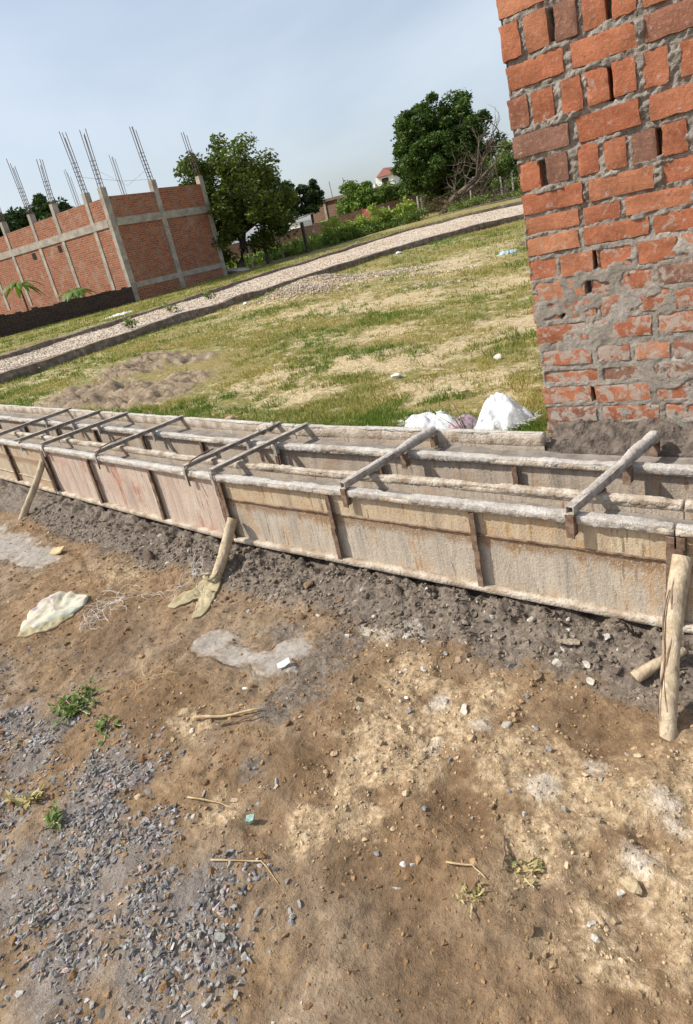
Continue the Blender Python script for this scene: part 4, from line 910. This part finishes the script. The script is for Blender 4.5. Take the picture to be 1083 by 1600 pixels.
# ------------------------------------------------------------------ brick house under construction
HX = -22.34; HY = 15.70; HW = 5.2; HL = 13.0
hz = float(field_z(HX, HY))-.15
house = thing('brick_house', 'unfinished red brick house with concrete columns and rebar rising from its roof', 'house', (HX, HY, hz))
colsx = [HX-.14, -23.62, -26.12, -28.11, -30.68, -33.0, -35.2]; BZ = 3.33; BT = 3.62; TOP = [4.42, 4.42, 4.40, 4.38, 4.36, 4.36, 4.36]
m_ = MB(); m_.box((HX-HL, HY+.12, hz), (HX-.12, HY+HW-.12, 3.5)); m_.build('core', M['col'], house)
def hpart(name, a, b, mat): m_ = MB(); m_.box(a, b); return m_.build(name, mat, house)
for i in range(len(colsx)-1):
    xa, xb = colsx[i+1]+.11, colsx[i]-.11
    hpart('brick_panel', (xa, HY+.03, hz), (xb, HY+.2, BZ), M['hb_x'])
    hpart('brick_panel', (xa, HY+.03, BT), (xb, HY+.2, TOP[i]-.02*i+random.uniform(-.05, .03)), M['hb_x'])
for i, x in enumerate(colsx):
    hpart('column', (x-.11, HY, hz), (x+.11, HY+.25, TOP[i]+.42+random.uniform(-.08, .08)), M['col'])
    m_ = MB(); ht = [2.0, 2.15, 1.75, 2.2, 1.6, 1.9, 1.7][i]; z0 = TOP[i]+.3; lx, ly = random.uniform(-.12, .06), random.uniform(-.08, .08)
    for dx in (-.07, .07):
        for dy in (.05, .20):
            k = random.uniform(.9, 1.08); m_.tube([(x+dx, HY+dy, z0), (x+dx+lx*.4, HY+dy+ly*.4, z0+ht*.5), (x+dx*1.2+lx*k, HY+dy+ly*k, z0+ht*k)], .015, 5)
    for q in range(int(ht*.55/.16)):
        z = z0+.2+q*.16; f_ = (z-z0)/ht
        m_.tube([(x+a*.08+lx*f_, HY+.125+b*.085+ly*f_, z) for a, b in ((-1,-1),(1,-1),(1,1),(-1,1),(-1,-1))], .006, 4)
    m_.build('rebar_bundle', M['rebar'], house)
hpart('beam', (HX-HL, HY-.012, BZ), (HX-.25, HY+.24, BT), M['col'])
hpart('plinth', (HX-HL, HY-.006, hz), (HX-.25, HY+.22, 1.0), M['hb_x'])
hpart('window', (-27.2+.5, HY+.01, 2.95), (-26.45, HY+.06, 3.22), M['dark']); hpart('window', (-29.0, HY+.01, 2.95), (-28.7, HY+.06, 3.22), M['dark'])
# gable side
ys = [HY+.13, HY+2.58, HY+HW]
for i in range(2):
    ya, yb = ys[i]+.12, ys[i+1]-.12
    hpart('brick_panel', (HX-.2, ya, 1.13), (HX-.03, yb, BZ), M['hb_y']); hpart('brick_panel', (HX-.2, ya, BT), (HX-.03, yb, TOP[0]+.12*i), M['hb_y'])
    hpart('plinth', (HX-.22, ya, hz), (HX-.005, yb, .92), M['hb_y'])
for i, y in enumerate(ys[1:]):
    hpart('column', (HX-.24, y-.12, hz), (HX, y+.12, TOP[0]+.45), M['col'])
    m_ = MB(); ht = [2.15, 1.9][i]; z0 = TOP[0]+.3; x = HX-.12
    for dx in (-.07, .07):
        for dy in (-.07, .07):
            k = random.uniform(.92, 1.06); m_.tube([(x+dx, y+dy, z0), (x+dx-.05, y+dy-.08, z0+ht*.5), (x+dx-.1, y+dy-.12*k, z0+ht*k)], .015, 5)
    for q in range(8):
        z = z0+.15+q*.15; m_.tube([(x+a*.08-.04*q/8, y+b*.08-.08*q/8, z) for a, b in ((-1,-1),(1,-1),(1,1),(-1,1),(-1,-1))], .006, 4)
    m_.build('rebar_bundle', M['rebar'], house)
hpart('beam', (HX-.24, HY+.26, BZ), (HX+.012, HY+HW-.13, BT), M['col']); hpart('beam', (HX-.24, HY+.26, .92), (HX+.010, HY+HW-.13, 1.13), M['col'])
hpart('brick_panel', (HX-HL, HY+HW-.2, hz), (HX-.25, HY+HW-.02, TOP[0]), M['hb_x']); hpart('brick_panel', (HX-HL-.1, HY+.26, hz), (HX-HL+.1, HY+HW-.26, TOP[0]), M['hb_y'])
for x, y in ((-27.8, HY+HW-.1), (-31.9, HY+HW-.1)):
    m_ = MB()
    for dx in (-.08, .08):
        for dy in (-.08, .08): m_.tube([(x+dx, y+dy, 3.5), (x+dx-.15, y+dy, 6.9+random.uniform(-.2, .3))], .012, 5)
    m_.build('rebar_bundle', M['rebar'], house)
m_ = MB(); m_.tube([(HX-1.4, HY+.1, 5.4), (HX-.6, HY+1.5, 5.0), (HX-.1, HY+2.6, 4.9)], .005, 4); m_.tube([(HX-.2, HY+.2, 5.4), (HX-.2, HY+1.4, 4.75), (HX-.1, HY+2.5, 5.3)], .004, 4); m_.build('loose_wire', M['rebar'], house)

# low wall from the house corner, shade put into its brick colour
m_ = MB(); A = Vector((-22.15, 15.55, 0)); B = Vector((-27.6, 7.2, 0)); N = 50
d = (B-A).normalized(); nn = Vector((d.y, -d.x, 0))
for i in range(N):
    p = A.lerp(B, i/N); q = A.lerp(B, (i+1)/N); z0 = float(field_z(p.x, p.y))-.1; h = 1.02-.02*math.sin(i)-.05*(random.random() < .3)
    if i < 3: h += .04
    m_.bar(p+Vector((0,0,(z0+h)/2)), q+Vector((0,0,(z0+h)/2)), .23+.003*(i % 2), h-z0)
tag(m_.build('low_brick_wall', M['lowbrick']), 'low brick wall in shade-dark colour running out from the corner of the brick house', 'wall')

# ------------------------------------------------------------------ trees
def leaves(mb_arrays, centre, rad, n, size, c0, c1, rg_, flat=.8, droop=.0):
    d = rg_.normal(size=(n, 3)); d /= np.linalg.norm(d, axis=1)[:, None]; rr = rg_.random(n)**.45
    P = centre+d*rr[:, None]*np.array([rad, rad, rad*flat])
    a = rg_.normal(size=(n, 3)); a[:, 2] *= .6; a /= np.linalg.norm(a, axis=1)[:, None]; b = np.cross(a, rg_.normal(size=(n, 3))); b /= np.linalg.norm(b, axis=1)[:, None]+1e-9
    s_ = size*rg_.uniform(.6, 1.3, n)[:, None]
    v = np.stack([P-a*s_, P+b*s_*.42, P+a*s_, P-b*s_*.42], 1).reshape(-1, 3)
    t = np.clip(rg_.normal(.5, .25, n), 0, 1)[:, None]; col = c0*(1-t)+c1*t
    mb_arrays.append((v, np.repeat(col, 4, 0)))
def tree(name, label, base, centre, radii, nclump, per, size, tr, c0=(.022,.045,.010), c1=(.085,.135,.022), seed=1, group=None, cat='tree', clump=.27, limbs=10, lobes=None, trunk=True, gap=.0, flatbot=.35):
    rg_ = np.random.default_rng(seed); base = Vector(base); c = np.array(centre, float); rad = np.array(radii, float)
    t = thing(name, label, cat, base, group); arr = []; cl = []
    while len(cl) < nclump:
        d = rg_.normal(size=3); d /= np.linalg.norm(d); k = rg_.random()**.38
        lump = .78+.44*float(fbm(d[0]*1.6+seed, d[1]*1.6, 1.0, 3, seed, d[2]*1.6))
        p = c+d*k*rad*lump
        if p[2] < c[2]-rad[2]*(1-flatbot)+rg_.random()*rad[2]*.2: continue
        if lobes is not None and not any(((p-np.array(l[:3]))**2).sum() < l[3]**2 for l in lobes): continue
        cl.append(p)
    mr = rad.mean()
    for p in cl: leaves(arr, p, mr*clump*rg_.uniform(.6, 1.15), int(per*rg_.uniform(.7, 1.3)), size, np.array(c0), np.array(c1)*rg_.uniform(.75, 1.2), rg_)
    v = np.vstack([a for a, _ in arr]); col = np.vstack([b for _, b in arr]); f = np.arange(len(v)).reshape(-1, 4)
    npmesh('crown', v, f, M['leaf'], t, False, col)
    if trunk:
        fork = Vector(c)-Vector((0, 0, rad[2]*.45)); m_ = MB(); mid = base.lerp(fork, .5)+Vector((tr*.6, -tr*.4, 0))
        m_.tube([base-Vector((0,0,.15)), base.lerp(mid, .3), mid, fork], [tr*1.35, tr, tr*.85, tr*.75], 10, .08, seed); m_.build('trunk', M['bark'], t, True)
        m_ = MB()
        for i in rg_.choice(len(cl), min(limbs, len(cl)), False):
            e = Vector(cl[i]); m1 = fork.lerp(e, .5)+Vector((rg_.normal()*.15, rg_.normal()*.15, .1))*mr*.3
            m_.tube([fork-Vector((0,0,tr)), m1, e], [tr*.55, tr*.32, tr*.08], 6, .08, seed)
        m_.build('limb', M['bark'], t, True)
    return t
tree('neem_tree', 'bushy dark green tree with bent trunk right beside the brick house', (-22.95,22.5,float(field_z(-22.95,22.5))), (-22.9,23.3,3.7), (2.85,2.85,2.75), 165, 190, .11, .20, (.026,.048,.010), (.155,.19,.030), 5, 'trees around the field', limbs=22, clump=.20, flatbot=.06)
tree('round_tree', 'large round dark green tree behind the leaning dead tree', (-19.0,37.6,1.2), (-19.0,37.6,4.55), (3.05,3.05,3.0), 230, 230, .12, .24, (.020,.045,.010), (.10,.155,.028), 8, 'trees around the field', limbs=16, clump=.19, flatbot=.10)
tree('distant_tree', 'tall dark tree beyond the house tree, left of the white shed', (-40.0,45.4,.7), (-39.8,45.6,4.6), (1.7,1.7,2.2), 60, 150, .17, .2, (.022,.045,.014), (.070,.105,.032), 12, 'trees around the field', limbs=5, clump=.30)
tree('distant_tree', 'slender dark tree next to the white shed roof', (-37.9,47.4,.8), (-37.7,47.5,4.2), (1.15,1.15,1.9), 45, 150, .17, .16, (.020,.042,.012), (.060,.095,.030), 13, 'trees around the field', limbs=4, clump=.34)
tree('distant_tree', 'dark tree top showing above the house parapet', (-44.0,25.4,.2), (-44,25.4,5.6), (2.3,2.3,1.9), 60, 150, .18, .2, (.020,.042,.012), (.060,.095,.026), 14, 'trees around the field', limbs=5, clump=.30)
tree('distant_tree', 'dark tree showing past the far end of the brick house', (-43.5,20.6,.1), (-43.5,20.6,5.0), (2.4,2.4,2.0), 60, 150, .18, .2, (.020,.042,.012), (.060,.095,.026), 15, 'trees around the field', limbs=5, clump=.30)
tree('green_bush', 'bright green spreading bush overhanging the old boundary wall', (-27.2,40.4,1.0), (-27.0,40.2,3.0), (2.4,1.6,1.35), 80, 150, .13, .14, (.06,.105,.02), (.18,.26,.05), 16, 'bushes along the boundary wall', 'bush', limbs=6, clump=.28)
tree('green_bush', 'bright green bush between the spreading bush and round tree', (-23.6,41.8,1.1), (-23.6,41.6,2.7), (2.0,1.3,1.0), 60, 150, .13, .14, (.06,.10,.02), (.16,.24,.05), 17, 'bushes along the boundary wall', 'bush', limbs=6, clump=.30)
tree('acacia_bush', 'feathery light green thorn bush behind the dead branches', (-15.0,37.6,1.25), (-14.9,37.4,2.55), (1.9,1.6,1.5), 90, 150, .085, .10, (.07,.11,.03), (.20,.28,.07), 18, 'bushes along the boundary wall', 'bush', limbs=12, clump=.26)
tree('acacia_bush', 'feathery thorn bush mostly hidden by the brick wall', (-12.3,38.6,1.25), (-12.3,38.4,2.6), (1.9,1.6,1.5), 70, 150, .085, .10, (.07,.11,.03), (.19,.26,.07), 19, 'bushes along the boundary wall', 'bush', limbs=12, clump=.26)
# dead tree
def branch(m_, p, d, L, r, lev, rg_, lim):
    pts = [p]; q = p.copy(); n = 6
    for i in range(n):
        d = (d+Vector(rg_.normal(size=3))*.16+Vector((0, 0, .03))).normalized(); q = q+d*L/n; pts.append(q.copy())
    m_.tube(pts, [r*(1-.55*i/n) for i in range(n+1)], 6 if lev < 2 else 4)
    if lev < lim:
        for i in range(2, n+1):
            for _ in range(2 if lev < 1 else 1):
                if rg_.random() < .7:
                    e = (d*.6+Vector(rg_.normal(size=3))*.55+Vector((0, 0, .2))).normalized(); branch(m_, pts[i], e, L*rg_.uniform(.4, .65), r*.42*(1-.4*i/n)+.004, lev+1, rg_, lim)
dt = thing('dead_tree', 'leaning leafless dead tree with forked grey trunk by the lane', 'tree', (-16.78, 32.47, 1.1)); rg_ = np.random.default_rng(4)
m_ = MB(); b = Vector((-16.78, 32.47, 1.0)); f1 = Vector((-16.2, 32.7, 1.75)); f2 = Vector((-15.0, 33.2, 2.55))
m_.tube([b, b.lerp(f1, .5)+Vector((-.05,0,.05)), f1, f1.lerp(f2, .5)+Vector((0,0,-.05)), f2], [.27, .22, .19, .15, .11], 9, .1, 3); m_.build('trunk', M['deadwood'], dt, True)
for k, (p, d, L, r) in enumerate([(f2, Vector((.70,.45,.75)), 2.4, .085), (f2, Vector((.35,.25,1.1)), 1.9, .06), (f1, Vector((.95,.5,.10)), 2.8, .10), (f1.lerp(f2,.5), Vector((.4,.2,1.0)), 1.5, .06), (f2, Vector((.9,.6,.40)), 2.1, .06), (f1, Vector((.3,.2,1.1)), 1.3, .05)]):
    m_ = MB(); branch(m_, p, d.normalized(), L, r, 0, rg_, 2); m_.build('branch', M['deadwood'], dt)
m_ = MB()
for k in range(40):
    p = Vector((rg_.uniform(-16.4,-12.4), rg_.uniform(32.2,34.6), 1.2)); branch(m_, p, Vector((rg_.normal(), rg_.normal()*.6, .35)).normalized(), rg_.uniform(.7, 1.7), .022, 2, rg_, 3)
tag(m_.build('brushwood', M['deadwood']), 'low heap of dry grey brushwood under the dead tree', 'brushwood')
m_ = MB(); m_.tube([(-15.6,29.6,1.05),(-14.2,30.6,1.12),(-12.6,31.5,1.16),(-11.2,32.3,1.2)], [.07,.08,.07,.05], 8, .1, 9); tag(m_.build('fallen_log', M['deadwood'], None, True), 'thin fallen pole lying in grass below the dead tree', 'log')

# ------------------------------------------------------------------ fence, vines, crops, far buildings
FP = [(-22.39,22.8,1.0),(-21.98,23.52,.95),(-22.5,25.3,1.15),(-21.06,25.58,1.45),(-22.0,27.6,1.05),(-20.6,27.6,1.0),(-19.6,28.9,1.0),(-18.6,29.9,1.05),(-17.35,30.8,1.15),(-18.0,32.5,1.05),(-15.8,34.0,1.1),(-14.4,35.0,1.1),(-13.6,34.6,1.2)]
for i, (x, y, h) in enumerate(FP):
    z = float(field_z(x, y)); m_ = MB(); dk = i in (1, 3); wd = .13 if dk else .075; lx = random.uniform(-.05, .05)
    m_.bar((x, y, z-.1), (x+lx, y+.02, z+h), wd, wd*.9, (0, 1, 0)); m_.bar((x+lx, y+.02, z+h+.003), (x+lx*1.02, y+.021, z+h+.03), wd*.8, wd*.7, (0, 1, 0))
    labs = {1: 'short thick dark fence post nearest the house tree', 3: 'tall thick dark fence post rising from the vine-covered fence', 8: 'pale fence post at the end of the vine hedge'}
    tag(m_.build('fence_post', M['blackpost'] if dk else M['post']), labs.get(i, 'thin pale concrete fence post '+{0:'tucked against the house tree',2:'just behind the short dark post',4:'between the two dark posts, set back',5:'next after the tall dark post',6:'in the middle of the vine hedge',7:'near the end of the vine hedge',9:'behind the dry brush',10:'behind the dead tree trunk',11:'under the dead branches',12:'before the feathery thorn bush'}.get(i, '')), 'fence post', 'fence posts along the field edge')
for k in range(2):
    m_ = MB(); P = [FP[i] for i in (0, 1, 3, 5, 6, 7, 8)]; m_.tube([(x, y, float(field_z(x, y))+h*(.88-.4*k)) for x, y, h in P], .008, 4); tag(m_.build('fence_wire', M['rebar']), ['upper', 'lower'][k]+' sagging wire strung along the fence posts', 'wire')
def hedge(name, label, A, B, n, h, wd, per, size, c0, c1, seed, cat='hedge'):
    rg_ = np.random.default_rng(seed); arr = []
    for i in range(n):
        q = rg_.random(); x = A[0]+(B[0]-A[0])*q+rg_.normal()*wd*.3; y = A[1]+(B[1]-A[1])*q+rg_.normal()*wd; z = float(field_z(x, y))
        leaves(arr, np.array([x, y, z+h*rg_.uniform(.1, 1)*(.6+.8*float(vn(q*9, seed, seed)))]), .28, int(per*rg_.uniform(.5, 1.5)), size, np.array(c0), np.array(c1)*rg_.uniform(.7, 1.3), rg_)
    v = np.vstack([a for a, _ in arr]); col = np.vstack([b for _, b in arr]); o = npmesh(name, v, np.arange(len(v)).reshape(-1, 4), M['leaf'], None, False, col); tag(o, label, cat); return o
VG = ((.14,.20,.035), (.42,.50,.09))
hedge('vine_hedge', 'yellow-green vine covering the wire fence', (-20.9,26.9), (-17.6,30.9), 130, 1.0, .25, 60, .07, *VG, 31)
hedge('vine_hedge', 'darker low creeper at the foot of the vine fence', (-20.6,27.0), (-16.9,30.6), 110, .4, .35, 50, .06, (.06,.10,.02), (.17,.24,.05), 32)
hedge('crop_rows', 'pale green leafy crop between fence posts and the house tree', (-25.2,24.6), (-21.6,30.0), 380, .5, 1.0, 40, .08, (.17,.24,.06), (.42,.52,.16), 33, 'crop')
hedge('weed_bank', 'rank green weeds behind the fence wire', (-22.3,25.2), (-19.2,30.4), 150, .55, .5, 45, .06, (.13,.19,.04), (.36,.44,.11), 34, 'weeds')
hedge('dry_brush', 'dry brownish brush at the end of the vine hedge', (-17.6,31.4), (-15.6,33.2), 60, .8, .4, 40, .05, (.09,.07,.04), (.18,.145,.085), 35, 'brush')
hedge('weed_bank', 'green weeds under the dead tree branches', (-16.0,31.8), (-11.8,34.2), 90, .35, .6, 40, .06, (.08,.11,.03), (.20,.25,.065), 36, 'weeds')
hedge('weed_bank', 'green weeds along the foot of the brick house behind the low wall', (-33,14.6), (-23.6,15.2), 90, .55, .3, 40, .06, (.08,.11,.03), (.20,.25,.065), 37, 'weeds')
def bananaish(name, label, x, y, h, n, L, seed, wd=.16):
    rg_ = np.random.default_rng(seed); z = float(field_z(x, y)); t = thing(name, label, 'plant', (x, y, z)); m_ = MB(); m_.tube([(x, y, z-.05), (x+.05, y, z+h*.6), (x, y+.03, z+h)], [.05, .04, .03], 7); m_.build('stem', M['bark'], t, True)
    for i in range(n):
        a = i*2.4+rg_.normal()*.3; e0 = rg_.uniform(.1, .9); l = L*rg_.uniform(.7, 1.15); m_ = MB(); dh = Vector((math.cos(a), math.sin(a), 0)); sd_ = Vector((-dh.y, dh.x, 0)); p = Vector((x, y, z+h)); prev = None; V = []; F = []
        for k in range(8):
            q = k/7; w_ = wd*math.sin(math.pi*min(1, .12+q*.88))**.7; pos = p+dh*l*q+Vector((0, 0, l*(e0*q-.9*q*q))); jag = .75+.4*rg_.random()
            V += [pos-sd_*w_*jag+Vector((0,0,-.04)), pos, pos+sd_*w_*jag+Vector((0,0,-.04))]
            if k: b0 = (k-1)*3; F += [(b0, b0+1, b0+4, b0+3), (b0+1, b0+2, b0+5, b0+4)]
        c_ = np.array([.095,.15,.03])*rg_.uniform(.7, 1.4); m_.add(V, F, tuple(c_)); m_.build('large_leaf', M['leaf'], t, True)
bananaish('broadleaf_plant', 'tall plant with drooping fronds before the house wall', -27.6, 13.9, 1.75, 11, .95, 3, .13)
bananaish('broadleaf_plant', 'bushy green plant peering over the low dark wall', -24.0, 14.2, .95, 16, .85, 4, .12)
def wallrun(name, label, P, h, th, mat):
    m_ = MB()
    for i in range(len(P)-1):
        a = Vector((*P[i], 0)); b = Vector((*P[i+1], 0)); N = 12
        for k in range(N):
            p = a.lerp(b, k/N); q = a.lerp(b, (k+1)/N); z0 = float(field_z(p.x, p.y))-.2; hh = h+random.uniform(-.05, .05); m_.bar((p.x, p.y, z0+hh/2), (q.x, q.y, z0+hh/2), th+.002*(k % 2), hh)
    tag(m_.build(name, mat), label, 'wall')
wallrun('boundary_wall', 'long weathered brick boundary wall beyond the fence', [(-33.5,30.2),(-27.6,34.6),(-23.5,37.2),(-20.2,40.6),(-13,44.0),(-6,47)], 1.55, .25, M['farbrick'])
m_ = MB(); m_.box((-24.4,36.1,1.0), (-23.75,36.2,2.35)); m_.box((-24.46,36.08,.9), (-24.405,36.24,2.45)); m_.box((-23.745,36.08,.9), (-23.69,36.24,2.45)); tag(m_.build('tin_gate', M['tin']), 'small dark red tin gate set before the boundary wall', 'gate')
fb = thing('far_brick_building', 'low unplastered brick building behind the boundary wall', 'building', (-37, 50.5, .8))
for nm, a, b, mt in [('wall', (-39.6,49.8,.6), (-33.5,54.5,4.05), 'farbrick'), ('roof', (-39.8,49.6,4.05), (-33.3,54.7,4.28), 'kerb'), ('column', (-37.9,49.7,.6), (-37.65,49.79,4.04), 'col'), ('column', (-36.2,49.7,.6), (-35.95,49.79,4.04), 'col'), ('beam', (-39.55,49.72,2.3), (-37.92,49.79,2.5), 'col')]:
    m_ = MB(); m_.box(a, b); m_.build(nm, M[mt], fb)
for x in (-38.6, -37.0, -35.4):
    m_ = MB(); m_.tube([(x, 50.2, 4.2), (x-.1, 50.2, 5.7)], .03, 5); m_.build('rebar_bundle', M['rebar'], fb)
sh = thing('white_shed', 'small white shed with grey roof beside the slender dark tree', 'shed', (-38.2, 45.2, .8))
m_ = MB(); m_.box((-40.2,44.6,.6), (-37.0,46.4,2.75)); m_.build('wall', M['whitewash'], sh); m_ = MB(); m_.bar((-38.6,44.3,2.95), (-38.6,46.7,3.25), 3.5, .07); m_.build('roof', M['col'], sh)
wh = thing('white_house', 'distant white house with red gabled roof above the bushes', 'house', (-52.3, 85.5, 1.2))
m_ = MB(); m_.box((-54.0,84.6,.5), (-50.9,89,7.3)); m_.build('wall', M['whitewash'], wh)
m_ = MB(); m_.box((-55.4,84.2,.5), (-54.02,88,6.6)); m_.build('side_wing', M['whitewash'], wh)
m_ = MB(); m_.add([(-53.7,84.2,7.31),(-50.6,84.2,7.31),(-52.1,84.2,8.35),(-53.7,89,7.31),(-50.6,89,7.31),(-52.1,89,8.35)], [(0,1,2),(5,4,3),(0,2,5,3),(2,1,4,5),(0,3,4,1)]); m_.build('roof', M['redroof'], wh)
m_ = MB(); m_.box((-52.9,84.50,6.0), (-51.8,84.58,7.0)); m_.build('window', M['dark'], wh); m_ = MB(); m_.box((-53.4,83.4,5.3), (-51.0,84.59,5.45)); m_.box((-53.4,83.3,5.45), (-51.0,83.4,5.85)); m_.build('balcony', M['redroof'], wh)
pb = thing('pale_house', 'pale cream house glimpsed between the thorn bush and brick wall', 'house', (-20.6, 56.5, 1.4))
m_ = MB(); m_.box((-23.2,55.8,1.0), (-17.6,59,4.2)); m_.build('wall', M['whitewash'], pb); m_ = MB(); m_.box((-23.4,55.6,4.2), (-17.4,59.2,4.4)); m_.build('roof', M['col'], pb); m_ = MB(); m_.box((-21.2,55.74,2.4), (-20.2,55.79,3.5)); m_.build('window', M['dark'], pb)
# heap of grey chips at the foot of the house tree
v, f = rock(99, 2, .5); v = v*np.array([1.0, .8, .9])+np.array([-22.9, 21.9, .55]); tag(npmesh('chip_heap', v, f, M['crust'], None, True), 'low heap of grey chips beside the house tree trunk', 'heap')
for (x, y, h, lb) in ((-12.2,9.4,.22,'opposite the pinkish sheet'),(-12.8,11.2,.2,'opposite the house corner'),(-11.6,7.8,.18,'opposite the dark low wall')):
    weed('lane_weed', 'small green weed growing out of the rubble lane '+lb, x, y, 10, h, .12, G1, float(lane_z(x, y)), .22, group='weeds in the lane')
